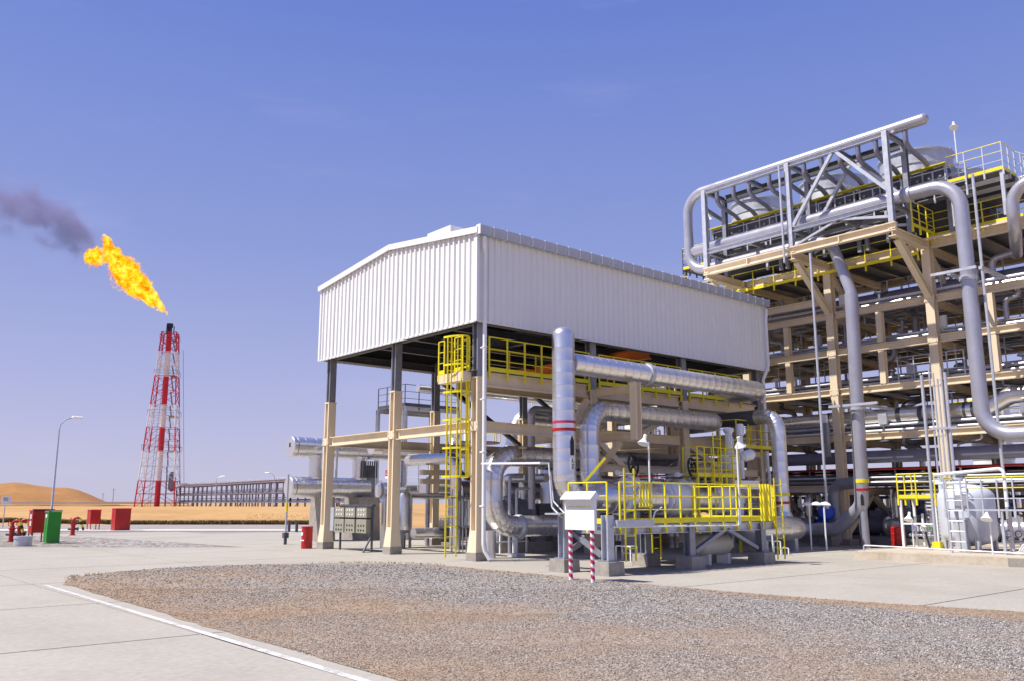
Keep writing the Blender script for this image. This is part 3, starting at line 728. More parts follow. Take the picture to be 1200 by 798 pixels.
g = cabinet('hose_cabinet', 'red fire hose cabinet on legs with white notices, beside the green cabinet', 'fire cabinet', (-6.85, 22.9), .6, .72, 1.36, .42, RED, 1, .05)
for z in (.72, 1.02): P(B().box((-7.19, 22.67, z), (-7.165, 22.89, z + .2)), 'white_notice', WHITE, g)
P(B().box((-7.2, 22.5, 1.41), (-6.3, 22.54, 1.45)).box((-7.2, 22.45, 1.36), (-7.15, 22.55, 1.45)), 'top_pipe', DARKST, g)
cabinet('hose_cabinet', 'red hose cabinet on thin legs, left of the solid red box', 'fire cabinet', (.05, 39.6), .6, .8, 1.26, .40, RED, 1, .05)
cabinet('sand_box', 'solid red fire box standing on the ground below the flare tower', 'fire box', (.92, 36.95), .9, .8, 1.36, .03, RED, 0, .04)
def monitor(base, ang, label, h=.95):
    x, y = base; t = thing('fire_monitor', label, 'fire monitor', (x, y, 0)); u = V((math.cos(ang), math.sin(ang), 0)); c = V((x, y, 0))
    P(B().lathe(c, c + V((0, 0, 1)), [(0, .17), (.05, .17), (.06, .11), (.55, .11), (.56, .15), (.62, .15), (.63, .10), (.72, .09)], 12), 'standpipe', RED, t, 40)
    P(B().cyl(c + V((0, 0, .35)) - u * .24, c + V((0, 0, .35)) + u * .24, .065, 10).cyl(c + V((0, 0, .35)) + u * .22, c + V((0, 0, .35)) + u * .27, .09, 10), 'hose_outlet', DARKST, t, 40)
    vb = P(B().tube([c + V((0, 0, .68)), c + V((0, 0, .86)), c + u * .16 + V((0, 0, .96)), c + u * .32 + V((0, 0, .88))], .062, 10, bend=.1), 'elbow', RED, t, 50)
    P(B().torus(c + V((0, 0, .82)) - u * .14, u, .11, .015, 14, 5).bar(c + V((0, 0, .82)) - u * .14, c + V((0, 0, .82)), .03), 'handwheel', RED, t)
    nz = c + u * .32 + V((0, 0, .88))
    for k in range(4):
        a = nz + (u * .34 - V((0, 0, .9))).normalized() * (.16 * k); e = a + (u * .34 - V((0, 0, .9))).normalized() * .155
        P(B().cyl(a, e, .075 - .006 * k, 10), 'nozzle_band', (YEL, BLACK)[k % 2], t, 40)
monitor((-7.75, 23.4), R(-40), 'red fire hydrant monitor with striped nozzle behind the grey drum')
monitor((-7.2, 24.6), R(-30), 'red fire hydrant monitor with striped nozzle, second one behind the grey drum')
monitor((-3.45, 30.5), R(-35), 'red fire hydrant monitor with striped nozzle right of the green cabinet')
t = thing('concrete_ring', 'low grey round drum in front of the fire monitors', 'drum', (-8.2, 19.0, 0))
P(B().lathe((-8.2, 19.0, 0), (-8.2, 19.0, 1), [(0, .33), (.30, .33), (.31, .35), (.40, .35), (.41, .29), (.34, .28)], 22), 'body', GALV, t, 40)
P(B().cyl((-8.2, 19.0, .1), (-8.2, 19.0, .345), .285, 20), 'lid', MIDST, t, 40)
p = V((-3.1, 49.9, 0)); t = thing('road_sign', 'small white sign on a thin grey post at the left edge', 'sign', tuple(p))
P(B().cyl(p, p + V((0, 0, 2.2)), .035, 6), 'post', GALV, t); P(B().cbox(p + V((.05, -.06, 1.9)), (.55, .04, .55)), 'sign_plate', WHITE, t)
P(B().cbox(p + V((.0, -.085, 1.98)), (.3, .02, .25)), 'grey_symbol', LAV, t)
p = V((.39, 13.34, 0)); t = thing('marker_post', 'thin grey post with a yellow band on the paving left of the shelter', 'post', tuple(p))
P(B().cyl(p, p + V((0, 0, 2.9)), .045, 8), 'pole', GALV, t, 40); P(B().cyl(p + V((0, 0, 1.35)), p + V((0, 0, 1.75)), .052, 8), 'yellow_band', YEL, t, 40)
P(B().box((p.x - .1, p.y - .1, .28), (p.x + .1, p.y + .1, .5)).cyl(p, p + V((0, 0, .3)), .07, 8), 'foot_bracket', DARKST, t)
for i, q in enumerate(((8.0, 28.3), (8.35, 28.0))):
    T1(B().cyl((q[0], q[1], 0), (q[0], q[1], .58), .09, 8).cyl((q[0], q[1], .58), (q[0], q[1], .62), .11, 8), 'bollard', DARKST, 'short dark bollard beyond the grey post, ' + ('left' if i == 0 else 'right') + ' one of the pair', 'bollard', (q[0], q[1], 0), 40, 'pair of dark bollards')
t = thing('extinguisher_box', 'red cylinder cabinet standing against the left corner column of the shelter', 'fire cabinet', (-.45, 9.85, 0))
P(B().cyl((-.45, 9.85, 0), (-.45, 9.85, .80), .21, 18), 'body', RED, t, 40); P(B().cyl((-.45, 9.85, .8), (-.45, 9.85, .835), .225, 18), 'lid', RED, t, 40)
P(B().box((-.67, 9.78, .5), (-.655, 9.92, .62)).box((-.66, 9.7, .3), (-.648, 9.95, .34)), 'white_mark', WHITE, t)

# instrument panel on its stand
t = thing('instrument_panel', 'olive instrument panel of six boxes on a stand beside the corner column', 'instrument panel', (0, 7.4, 0))
for y in (6.1, 8.3): P(B().bar((.1, y, 0), (.1, y, 1.6), .06), 'leg', DARKST, t)
P(B().bar((.1, 6.1, .0), (-.35, 5.9, .0), .05).bar((.1, 6.1, .6), (-.3, 6.0, 0.02), .05), 'strut', DARKST, t)
P(B().box((.02, 6.0, 1.58), (.16, 8.45, 1.66)), 'canopy', DARKST, t)
P(B().box((.08, 6.05, .75), (.12, 8.4, 1.58)), 'back_board', DARKST, t)
for i, y in enumerate((6.15, 6.95, 7.72)):
    for z0, z1 in ((1.2, 1.55), (.66, 1.14)):
        bx = P(B().box((-.12, y, z0), (.08, y + .68, z1)), 'junction_box', ALGAE, t)
        b = B()
        for a in range(3):
            for c in range(2): b.cyl((-.135, y + .16 + .18 * a, z0 + .1 + c * .16), (-.12, y + .16 + .18 * a, z0 + .1 + c * .16), .035, 8)
        P(b, 'gauge', BLACK if z1 < 1.2 else WHITE, bx)
P(B().box((-.1, 8.5, .7), (.14, 8.75, 1.55)), 'grey_box', GALV, t)

# stacked exchangers on concrete piers
EX = thing('heat_exchanger', 'two stacked silver jacketed exchangers on concrete piers left of the shelter', 'heat exchanger', (3.5, 16, 0))
def drum(p0, ln, r, axis=V((1, 0, 0)), flange=True, jack=.55):
    pr = [(0, r * .55), (.02, r * .97), (.03, r)]
    t_ = .4
    while t_ < ln - .3: pr += [(t_ - .006, r), (t_ - .003, r * 1.015), (t_ + .003, r * 1.015), (t_ + .006, r * .965), (t_ + .018, r * .965), (t_ + .02, r)]; t_ += jack
    pr += [(ln - .03, r), (ln, r * .95)]
    return B().lathe(p0, V(p0) + axis * ln, pr, 26)
for z, l_x in ((4.25, 6.2), (2.42, 3.9)):
    P(drum((1.95, 16, z), l_x, .47), 'shell', SILVER, EX, 35)
    P(B().lathe((1.72, 16, z), (3, 16, z), [(0, .44), (.03, .48), (.2, .48), (.23, .44)], 26), 'end_cover', SILVER, EX, 35)
    P(B().box((1.69, 15.98, z - .02), (1.72, 16.03, z + .18)), 'lifting_lug', BLACK, EX)
for x in (3.1, 5.4): P(B().lathe((x, 16, 2.8), (x, 16, 3.9), [(0, .4), (.12, .4), (.13, .34), (.95, .34), (.96, .4), (1.1, .4)], 20), 'connecting_nozzle', SILVER, EX, 35)
P(drum((6.6, 16.1, 2.3), 5, .42), 'shell', SILVER, EX, 35)
for x, h, w in ((3.5, 1.98, .6), (5.6, 1.98, 1.2)): P(B().frustum((x, 16), (w, 1.5), (w - .1, 1.4), 0, h), 'concrete_pier', CONC, EX)
P(B().box((5.4, 15.7, 1.98), (6.1, 16.5, 3.5)), 'steel_frame', MIDST, EX)
b = B()
for k in range(8): b.box((5.2, 15.52, 2.95 + .0), (5.21, 15.53, 3.0)); b.bar((5.25 + .12 * k, 15.56, 2.9), (5.25 + .12 * k, 15.56, 3.7), .05)
P(b, 'grille_bar', DARKST, EX)
P(B().tube([(3.0, 15.2, 2.9), (3.0, 15.2, 4.35), (3.7, 15.2, 4.35), (3.7, 15.2, 2.8)], .06, 8, bend=.25), 'vent_pipe', GALV, EX, 40)
b = B().tube([(6.9, 14.3, 0), (6.9, 14.3, 2.0)], .32, 14)
t = thing('pump_can', 'upright grey pipe with yellow and red bands beside the concrete pier', 'pipe', (6.9, 14.3, 0)); P(b, 'barrel', LAV, t, 40)
P(B().cyl((6.9, 14.3, 1.62), (6.9, 14.3, 1.8), .33, 14), 'yellow_band', YEL, t, 40); P(B().cyl((6.9, 14.3, 1.38), (6.9, 14.3, 1.48), .33, 14), 'red_band', RED, t, 40)
t = thing('warning_sign', 'small red and white sign hanging behind the middle gable column', 'sign', (4.2, 11.2, 3.0))
P(B().box((4.15, 10.8, 2.86), (4.19, 11.7, 3.12)), 'red_plate', RED, t); P(B().box((4.145, 10.8, 2.76), (4.185, 11.7, 2.855)), 'white_plate', WHITE, t)
b = B()
for k in range(4): b.torus((4.14, 11.0 + .18 * k, 2.99), (1, 0, 0), .06, .012, 10, 4)
P(b, 'lettering', WHITE, t)
P(B().bar((4.2, 11.25, 3.1), (4.2, 11.25, 5.0), .03), 'hanger', MIDST, t)

# ================================================================== COMPRESSOR SHELTER
SH = thing('compressor_shelter', 'open sided steel shelter clad at the top in white ribbed sheets', 'industrial building', (0, 0, 0))
BW, BL, ZB, ZE, ZR = 9.24, 15.0, 7.2, 10.12, 10.68
def col_h(x, y, z0, z1, w, m, name='column'):
    """H section, flanges facing the long side"""
    return P(B().ibeam((x, y, z0), (x, y, z1), w, w, w * .2, up=(0, 1, 0)), name, m, SH)
def column(x, y, tan=5.55, top=7.6):
    c = col_h(x, y, .0, tan, .315, CREAM)
    P(B().box((x - .235, y - .235, 0), (x + .235, y + .235, .26)), 'pedestal', CONC, c)
    P(B().frustum((x, y), (.44, .44), (.32, .32), .26, .9), 'flared_base', CREAM, c)
    u = col_h(x, y, tan, top, .27, MIDST, 'upper_column')
    P(B().box((x - .17, y - .17, tan - .05), (x + .17, y + .17, tan)), 'collar', CREAM, u)
for (x, y) in ((0, 0), (0, 4.62), (0, 9.24), (5, 0), (10, 0), (15, 0), (5, 9.24), (10, 9.24), (15, 9.24), (15, 4.62)): column(x, y)
def bm(p0, p1, w, h, m, name='beam'): return P(B().ibeam(p0, p1, w, h), name, m, SH)
for y0, y1 in ((.24, 4.38), (4.86, 9.0)): bm((0, y0, 4.02), (0, y1, 4.02), .24, .34, CREAM); bm((15, y0, 4.02), (15, y1, 4.02), .24, .34, CREAM)
for x0 in (0, 5, 10):
    bm((x0 + .24, 0, 4.02), (x0 + 4.76, 0, 4.02), .24, .34, CREAM)
    bm((x0 + .24, 9.24, 4.02), (x0 + 4.76, 9.24, 4.02), .24, .34, CREAM)
    bm((x0 + .24, 0, 5.5), (x0 + 4.76, 0, 5.5), .24, .42, CREAM)
    bm((x0 + .24, 1.45, 5.5), (x0 + 4.76, 1.45, 5.5), .2, .36, CREAM)
    if x0: bm((x0, .24, 4.02), (x0, 3.2, 4.02), .24, .34, CREAM)
    if x0: bm((x0 + .24, 0, 2.9), (x0 + 4.76, 0, 2.9), .2, .26, CREAM)
bm((2.0, .2, 3.3), (4.7, 3.4, 3.3), .24, .34, CREAM)
# ring beams under the cladding
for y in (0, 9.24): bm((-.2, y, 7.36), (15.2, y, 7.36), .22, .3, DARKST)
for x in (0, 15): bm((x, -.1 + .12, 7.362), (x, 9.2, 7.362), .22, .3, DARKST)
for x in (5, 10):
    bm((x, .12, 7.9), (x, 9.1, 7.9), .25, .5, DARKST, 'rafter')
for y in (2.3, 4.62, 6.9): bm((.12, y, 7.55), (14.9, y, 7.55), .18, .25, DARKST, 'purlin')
# braces
for (a, c) in (((5, 9.24, 5.0), (10, 9.24, 7.0)), ((5.2, 9.24, 4.2), (9.8, 9.24, 6.9)), ((.2, 9.24, 6.9), (4.8, 9.24, 4.3)), ((5, 9.24, 2.2), (0.2, 9.24, .8))):
    pass
for (a, c) in (((5.2, 9.24, 6.95), (9.8, 9.24, 4.3)), ((10.2, 9.24, 6.95), (14.8, 9.24, 4.3)), ((5.2, 9.24, 3.8), (7.6, 9.24, 2.2)), ((5.2, 9.24, 6.9), (7.0, 9.24, 5.9))):
    P(B().bar(a, c, .18, .16), 'brace', DARKST, SH)
for (a, c) in (((10.2, 0, 3.9), (12.4, 0, 2.95)), ((5.2, 0, .4), (9.8, 0, 2.7)), ((9.8, 0.02, 5.2), (7.6, .02, 4.2)), ((4.8, 0, 5.2), (4.0, 0, 4.2)), ((10.2, 0, .5), (14.8, 0, 2.7)), ((5.25, .05, 3.85), (6.6, .05, 2.95))):
    P(B().bar(a, c, .18, .2), 'brace', CREAM, SH)
# cladding sheets (trapezoidal ribs), one piece per metre
def sheet_mesh(w, zt0, zt1, zb, pitch=.25, dp=.05):
    prof = []; n = round(w / pitch); p = w / n
    for i in range(n):
        for q, d in ((0, 0), (.50, 0), (.62, dp), (.88, dp)): prof.append(((i + q) * p, d))
    prof.append((w, 0)); b = B(); m = len(prof)
    vs = [(x, -d, zb) for x, d in prof] + [(x, -d, zt0 + (zt1 - zt0) * x / w) for x, d in prof]
    b.add(vs, [(i, i + 1, m + i + 1, m + i) for i in range(m - 1)]); 
    b.add([(0, .05, zb), (w, .05, zb), (w, .05, zt1), (0, .05, zt0)], [(3, 2, 1, 0)])
    return b
NX = 15; x0 = -.33; wx = (BL + .66) / NX
for i in range(NX):
    inst(('cl', 'long'), lambda: sheet_mesh(wx - .006, ZE - .05, ZE - .05, ZB), 'cladding_sheet', CLAD, SH, (x0 + wx * i, -.36, 0))
    inst(('cl', 'long'), None, 'cladding_sheet', CLAD, SH, (x0 + wx * (i + 1), BW + .36, 0), (0, 0, math.pi))
NY = 9; wy = (BW + .70) / NY
def zr(y): return ZE + (ZR - ZE) * (1 - abs(y - BW / 2) / (BW / 2 + .36))
for i in range(NY):
    ya = BW + .35 - wy * i; yb = ya - wy + .006
    b = sheet_mesh(wy - .006, zr(ya) - .06, zr(yb) - .06, ZB)
    o = link('cladding_sheet', b.mesh('gable_cladding', CLAD), SH); o.location = (-.36, ya, 0); o.rotation_euler = (0, 0, -math.pi / 2)
    o2 = link('cladding_sheet', o.data, SH); o2.location = (BL + .36, BW - ya, 0); o2.rotation_euler = (0, 0, math.pi / 2)
for (x, y) in ((-.365, -.365), (-.365, BW + .365), (BL + .365, -.365), (BL + .365, BW + .365)):
    P(B().box((x - .05, y - .05, ZB - .01), (x + .05, y + .05, ZE)), 'corner_trim', TRIM, SH)
for a, c in (((-.36, -.42, ZB), (-.36, BW + .42, ZB)), ((-.4, -.365, ZB), (BL + .4, -.365, ZB))):
    P(B().bar(a, c, .075, .05), 'drip_trim', TRIM, SH)
# roof
for s, name in ((0, 'a'), (1, 'b')):
    b = B()
    y0, y1 = (-.5, BW / 2) if s == 0 else (BW / 2, BW + .5)
    z0, z1 = (zr(-.5), ZR) if s == 0 else (ZR, zr(BW + .5))
    b.add([(-.45, y0, z0), (BL + .45, y0, z0), (BL + .45, y1, z1), (-.45, y1, z1), (-.45, y0, z0 + .05), (BL + .45, y0, z0 + .05), (BL + .45, y1, z1 + .05), (-.45, y1, z1 + .05)],
          [(3, 2, 1, 0), (4, 5, 6, 7), (0, 1, 5, 4), (2, 3, 7, 6), (1, 2, 6, 5), (3, 0, 4, 7)])
    b.cur = 1
    P(b, 'roof_slope', [TRIM], SH)
    P(B().bar((-.46, y0, z0 - .03), (-.46, y1, z1 - .03), .06, .2), 'barge_trim', TRIM, SH)
    P(B().bar((BL + .46, y0, z0 - .03), (BL + .46, y1, z1 - .03), .06, .2), 'barge_trim', TRIM, SH)
b = B().box((-.2, -.25, ZE - .35), (BL + .2, BW + .25, ZE - .30)); P(b, 'shade_ceiling', NEARBLK, SH)  # ceiling sheet coloured near black for the shade under the roof
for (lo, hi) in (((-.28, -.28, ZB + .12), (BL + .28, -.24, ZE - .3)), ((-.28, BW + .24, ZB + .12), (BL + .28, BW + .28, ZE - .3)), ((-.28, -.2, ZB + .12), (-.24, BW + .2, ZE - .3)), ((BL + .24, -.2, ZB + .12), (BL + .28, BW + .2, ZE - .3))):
    P(B().box(lo, hi), 'shade_lining', NEARBLK, SH)  # inner wall faces, interior shade put into their colour
P(B().box((-.48, .9, zr(.9) + .02), (.35, 2.2, zr(2.2) + .16)), 'roof_vent', TRIM, SH)
# gutter in lengths with joint straps
NG = 29; wg = (BL + .9) / NG
for i in range(NG):
    inst('gutter', lambda: B().prof((.012, 0, 0), (wg - .012, 0, 0), [(0, -.15), (.16, -.15), (.20, .13), (.18, .13), (.14, -.12), (.02, -.12), (.02, .13), (0, .13)]), 'gutter_length', GUT, SH, (-.45 + wg * i, -.42, ZE - .03))
    inst('strap', lambda: B().box((-.009, -.21, -.165), (.009, .0, .15)), 'gutter_strap', TRIM, SH, (-.45 + wg * i, -.42, ZE - .03))
def downpipe(x, y, s):
    t = P(B().tube([(x - .1 * s, -.55, ZE - .25), (x - .1 * s, -.55, ZE - .45), (x, y, ZE - .75), (x, y, .5), (x + .04, y - .02, .3), (x + .14 * s, y - .12, .07)], .065, 10, bend=.12), 'downpipe', TRIM, SH, 40)
    for z in (1.6, 3.2, 4.8, 6.4, 7.6, 8.6): P(B().cyl((x, y, z), (x, y, z + .05), .08, 10).box((x - .02, y, z), (x + .02, y + .2, z + .04)), 'pipe_clip', TRIM, t)
downpipe(-.12, -.46, 1)
t = P(B().tube([(BL + .25, -.52, ZE - .3), (BL + .25, -.46, ZE - .8), (BL + .25, -.46, 7.4), (BL + .02, -.33, 6.8), (BL + .02, -.33, 3.2), (BL + .1, -.33, 2.9), (BL + .1, -.33, .3)], .075, 10, bend=.15), 'downpipe', TRIM, SH, 40)
# walkway inside the long side, its rail and the caged ladder
P(B().box((-.28, -.12, 5.72), (15.2, 1.55, 5.76)), 'walkway_grating', GRAT, SH)
P(B().box((-.52, .1, 5.42), (-.2, 1.4, 5.70)), 'ladder_landing', CREAM, SH)
for x0, x1 in ((.3, 4.75), (5.25, 9.75), (10.25, 13.6)):
    rail(SH, [(x0, -.16, 5.76), (x1, -.16, 5.76)], step=.8, r=.022)
rail(SH, [(.1, 1.5, 5.76), (14.8, 1.5, 5.76)], step=1.2, r=.02, toe=False)
rail(SH, [(-.5, .15, 5.72), (-.5, .55, 5.72)], step=.4); rail(SH, [(-.5, 1.1, 5.72), (-.5, 1.4, 5.72)], step=.4)
lad = ladder(SH, (-.36, .84, .1), 6.85, w=.40, side='X', cage=(2.5, 6.8), out=(0, -1))
# the cage platform half way
# orange crane beneath the roof
t = thing('overhead_crane', 'orange travelling crane girder under the dark shelter roof', 'crane', (8.5, 3, 7.3))
P(B().ibeam((8.6, .4, 7.32), (8.6, 8.8, 7.32), .3, .42), 'girder', ORANGE, t); P(B().box((8.3, 2.4, 6.85), (9.5, 3.6, 7.2)), 'trolley', ORANGE, t)
P(B().cyl((8.9, 3, 6.85), (8.9, 3, 6.2), .03, 6).box((8.8, 2.93, 5.95), (9.0, 3.07, 6.2)), 'hook_block', DARKST, t)
P(B().box((7.6, .3, 7.45), (9.6, .55, 7.6)), 'end_carriage', ORANGE, t)

# gusset plates with bolts where the beams meet the front columns
def gusset():
    b = B().box((-.012, -.2, -.14), (0, .2, .14))
    for y in (-.14, .14):
        for z in (-.08, .08): b.cyl((-.03, y, z), (-.012, y, z), .022, 6)
    return b
for y in (0, 4.62, 9.24): inst('gusset', gusset, 'gusset_plate', CREAM, SH, (-.165, y, 4.02))
# outrigger bracket from the long side column
for z, nm in ((5.42, 'upper_arm'), (3.85, 'lower_arm')):
    P(B().ibeam((5, -.24, z), (5, -2.0, z), .2, .26), nm, CREAM, SH)
P(B().ibeam((4.85, -2.14, 3.72), (4.85, -2.14, 5.60), .26, .28, .03, up=(1, 0, 0)), 'outrigger_post', CREAM, SH)
P(B().bar((5, -.25, 2.8), (5, -1.3, 3.7), .16), 'brace', CREAM, SH)

# ================================================================== INSULATED PIPES IN FRONT
def jpipe(path, r, label, m=None, bend=None, jacket=.36, cap=None, name='insulated_pipe', n=22):
    m = m or SILVER
    p0 = path[0]; t = thing(name, label, 'pipe', p0)
    o = P(B().tube(path, r, n, bend=bend or r * 1.9, jacket=jacket, cap=cap), 'pipe_run', m, t, 28)
    return t
def band(t, c, ax, r, w, m, name): c = V(c); ax = V(ax); return P(B().cyl(c - ax * w / 2, c + ax * w / 2, r, 22), name, m, t, 40)
AY = -1.8; RX, RY = 1.93, -1.8
RA = jpipe([(RX, RY, 6.8), (RX, RY, 1.85), (3.4, RY, 1.85)], .355, 'tall silver riser pipe with two red bands and a black arrow', bend=.72, cap='dome')
P(B().tube([(RX + .3, AY, 5.99), (12.75, AY, 5.99), (12.75, .6, 5.99)], .335, 22, bend=.62, jacket=.36), 'horizontal_run', SILVER, RA, 28)
# horizontal run tees out of the riser
P(B().cyl((5.75, AY, 5.99), (5.92, AY, 5.99), .385, 22), 'pipe_clamp', GALV, RA, 40)
band(RA, (RX, RY, 4.13), (0, 0, 1), .366, .075, MAGENTA, 'dark_red_band'); band(RA, (RX, RY, 3.9), (0, 0, 1), .366, .09, RED, 'red_band')
def arrow_on(t, c, r, az, z0, z1, w=.07, up=True):
    """flow arrow laid on a pipe wall of radius r"""
    b = B(); n = 4; rows = [(z0, 1), (z0 + (z1 - z0) * .72, 1), (z1, .02)]
    vs = []
    for z, k in rows:
        for i in range(n + 1):
            g = az + (i / n - .5) * 2 * w / r * k; vs.append((c[0] + math.cos(g) * r, c[1] + math.sin(g) * r, z))
    b.add(vs, [(j * (n + 1) + i, j * (n + 1) + i + 1, (j + 1) * (n + 1) + i + 1, (j + 1) * (n + 1) + i) for j in range(2) for i in range(n)])
    return P(b, 'flow_arrow', BLACK, t)
arrow_on(RA, (RX, RY), .37, R(268), 3.12, 3.72)
def lettering(txt, parent, loc, rot, size, m):
    cu = bpy.data.curves.new('lettering', 'FONT'); cu.body = txt; cu.size = size; cu.extrude = .004; cu.align_x = 'CENTER'
    o = bpy.data.objects.new('tmp', cu); COL.objects.link(o); dg = bpy.context.evaluated_depsgraph_get(); dg.update()
    me = bpy.data.meshes.new_from_object(o.evaluated_get(dg)); bpy.data.objects.remove(o, do_unlink=True); me.materials.clear(); me.materials.append(m)
    q = link('lettering', me, parent); q.location = V(loc) - base_of(parent); q.rotation_euler = rot; return q
lp = V((RX + math.cos(R(268)) * .373, RY + math.sin(R(268)) * .373, 2.88))
bk = P(B().bar(lp - V((0, -.006, .18)), lp + V((0, .006, .16)), .16, .012, up=(math.cos(R(268)), math.sin(R(268)), 0)), 'label_plate', WHITE, RA)
for ch, dz in (('L', .02), ('Z', -.15)): lettering(ch, RA, lp + V((-.002, -.014, dz)), (R(90), 0, R(268 + 90)), .17, BLACK)
RB = jpipe([(11.2, .6, 4.72), (10.9, -1.0, 4.72), (3.85, -1.0, 4.72), (3.85, -1.0, 2.3), (3.85, -1.75, 2.0)], .33, 'silver pipe bending down beside the banded riser, running behind the outrigger post', bend=.72)
t = jpipe([(7.5, .75, 3.22), (1.2, .75, 3.22), (1.2, .75, .98), (6.5, .75, .95), (9.5, .75, .95)], .335, 'silver pipe in a sideways U by the near corner column', bend=.80)
P(B().cyl((1.12, .78, 0), (1.12, .78, .85), .2, 14), 'support_stub', SILVER, t, 40)
P(B().lathe((2.2, .75, .95), (2.35, .75, .95), [(0, .36), (.05, .4), (.15, .4), (.2, .36)], 22), 'pipe_clamp', GALV, t, 40)
P(B().box((2.0, .5, 0), (2.35, .95, .12)).cyl((2.15, .7, .1), (2.15, .7, .62), .07, 10), 'pipe_shoe', GALV, t)
t = jpipe([(9.9, 9.9, 3.9), (10.3, 9.9, 5.75), (14.6, 9.9, 5.75)], .42, 'silver pipe elbow seen behind the riser, beyond the back columns', bend=.95)
for i, (y, z, r, x0, x1, m, lb) in enumerate(((10.6, 6.7, .17, 5.0, 22, SILVER, 'long thin silver pipe high behind the shelter'), (11.4, 4.05, .3, 3.2, 12, SILVER, 'silver pipe level with the upper exchanger, behind the gable columns'), (10.8, 2.3, .3, 5.5, 14, SILVER, 'silver pipe behind the gable columns at head height'), (7.0, 2.2, .4, 4.5, 14.2, SILVER, 'large jacketed pipe inside the shelter above the machines'), (3.0, 3.2, .28, 5.5, 14.6, LAVD, 'dark pipe under the walkway inside the shelter'), (.5, 1.9, .42, 7.0, 17, SILVER, 'large shaded jacketed pipe behind the metering header'))):
    jpipe([(x0, y, z), (x1, y, z)], r, lb, m, jacket=.45, n=16)

# valves
def valve(c, r, label, wheel=.34, m=None, tilt=0, grp=None):
    m = m or WHITE; c = V(c); t = thing('gate_valve', label, 'valve', tuple(c), grp)
    P(B().lathe(c - V((r * 1.5, 0, 0)), c + V((r, 0, 0)), [(0, r * 1.15), (r * .25, r * 1.15), (r * .3, r * .8), (r * .8, r * 1.05), (r * 1.5, r * 1.2), (r * 2.2, r * 1.05), (r * 2.7, r * .8), (r * 2.75, r * 1.15), (r * 3, r * 1.15)], 18), 'body', m, t, 35)
    P(B().lathe(c, c + V((0, 0, 1)), [(r * .9, r * .5), (r * 1.3, r * .45), (r * 1.35, r * .65), (r * 1.5, r * .65), (r * 1.55, r * .3), (r * 2.0, r * .25)], 14), 'bonnet', m, t, 35)
    g = c + V((0, 0, r * 1.8)); P(B().cyl(g - V((.5, .0, 0)), g + V((.12, 0, 0)), r * .28, 12).cyl(g - V((.62, 0, 0)), g - V((.5, 0, 0)), r * .4, 12), 'gear_box', m, t, 35)
    w = g + V((-.15, -.30, .24)); ax = V((.25, -1, .1)).normalized()
    hw = P(B().torus(w, ax, wheel, .034, 26, 6), 'handwheel', BLACK, t, 60)
    b = B(); u = ax.orthogonal().normalized(); v = ax.cross(u)
    for k in range(4): d = u * math.cos(math.pi * k / 4) + v * math.sin(math.pi * k / 4); b.bar(w - d * wheel, w + d * wheel, .03)
    P(b, 'spoke', BLACK, hw); P(B().cyl(g, w, .03, 8), 'wheel_shaft', DARKST, hw)
    return t
# metering header behind the deck
HD = thing('metering_header', 'large silver jacketed header running behind the yellow skid railing', 'pipe', (3.4, AY, 1.85))
pr = [(0, .33), (.3, .45), (.32, .46)]; tt = .6
while tt < 7.2: pr += [(tt - .006, .46), (tt - .003, .472), (tt + .003, .472), (tt + .006, .44), (tt + .018, .44), (tt + .02, .46)]; tt += .36
pr += [(7.3, .46), (7.5, .4)]
P(B().lathe((3.2, AY, 1.85), (12, AY, 1.85), pr, 26), 'shell', SILVER, HD, 30)
for x in (4.3, 6.3, 9.1): P(B().lathe((x, AY, 1.85), (x + 1, AY, 1.85), [(0, .48), (.03, .54), (.14, .54), (.17, .48)], 26), 'flange', TRIM, HD, 35)
for x in (4.7, 9.6): P(B().box((x, AY - .3, .15), (x + .25, AY + .3, 1.45)), 'saddle', MIDST, HD)
valve((4.75, AY - .1, 2.3), .2, 'white valve with black handwheel near the riser end of the header', .32)
valve((7.75, AY - .1, 2.3), .2, 'white valve with black handwheel below the middle yellow platform', .32)
P(B().lathe((6.6, AY, 1.85), (7.9, AY, 1.85), [(0, .48), (.2, .55), (.9, .55), (1.1, .48)], 24), 'valve_body', WHITE, HD, 35)
P(B().lathe((9.0, AY, 1.88), (10.5, AY, 1.88), [(0, .48), (.2, .56), (1.0, .56), (1.3, .45)], 24), 'valve_body', WHITE, HD, 35)

# ================================================================== METERING SKID
SK = thing('metering_skid', 'grey steel skid deck on concrete blocks with bright yellow railing', 'platform', (2.2, -6.2, 0))
LEG = MIDST
for (x, y) in ((-.92, -6.2), (2.2, -6.2), (5.45, -6.2), (-.92, -4.7), (2.2, -4.7), (5.45, -4.7)):
    P(B().frustum((x, y), (.56, .56), (.53, .53), 0, .33), 'concrete_block', CONC, SK)
    lg = P(B().ibeam((x, y, .33), (x, y, 1.2 if x > -.5 else 1.42), .22, .22, .025, up=(0, 1, 0)), 'leg', GALV if x < 0 else LEG, SK)
    P(B().box((x - .18, y - .18, .33), (x + .18, y + .18, .36)), 'base_plate', LEG, lg)
for y in (-6.2, -4.7):
    P(B().ibeam((-.75, y, 1.06), (6.15, y, 1.06), .14, .22), 'deck_beam', GALV, SK)
for x in (-.72, .9, 2.2, 3.8, 5.45, 6.1): P(B().ibeam((x, -6.12, 1.06), (x, -4.78, 1.06), .12, .2), 'cross_beam', LEG, SK)
P(B().box((-.7, -6.25, 1.18), (6.15, -4.62, 1.21)), 'deck_grating', GRAT, SK)
P(B().box((2.5, -4.6, 1.18), (6.15, -3.3, 1.21)).ibeam((2.5, -3.4, 1.06), (6.15, -3.4, 1.06), .14, .22), 'deck_grating', GRAT, SK)
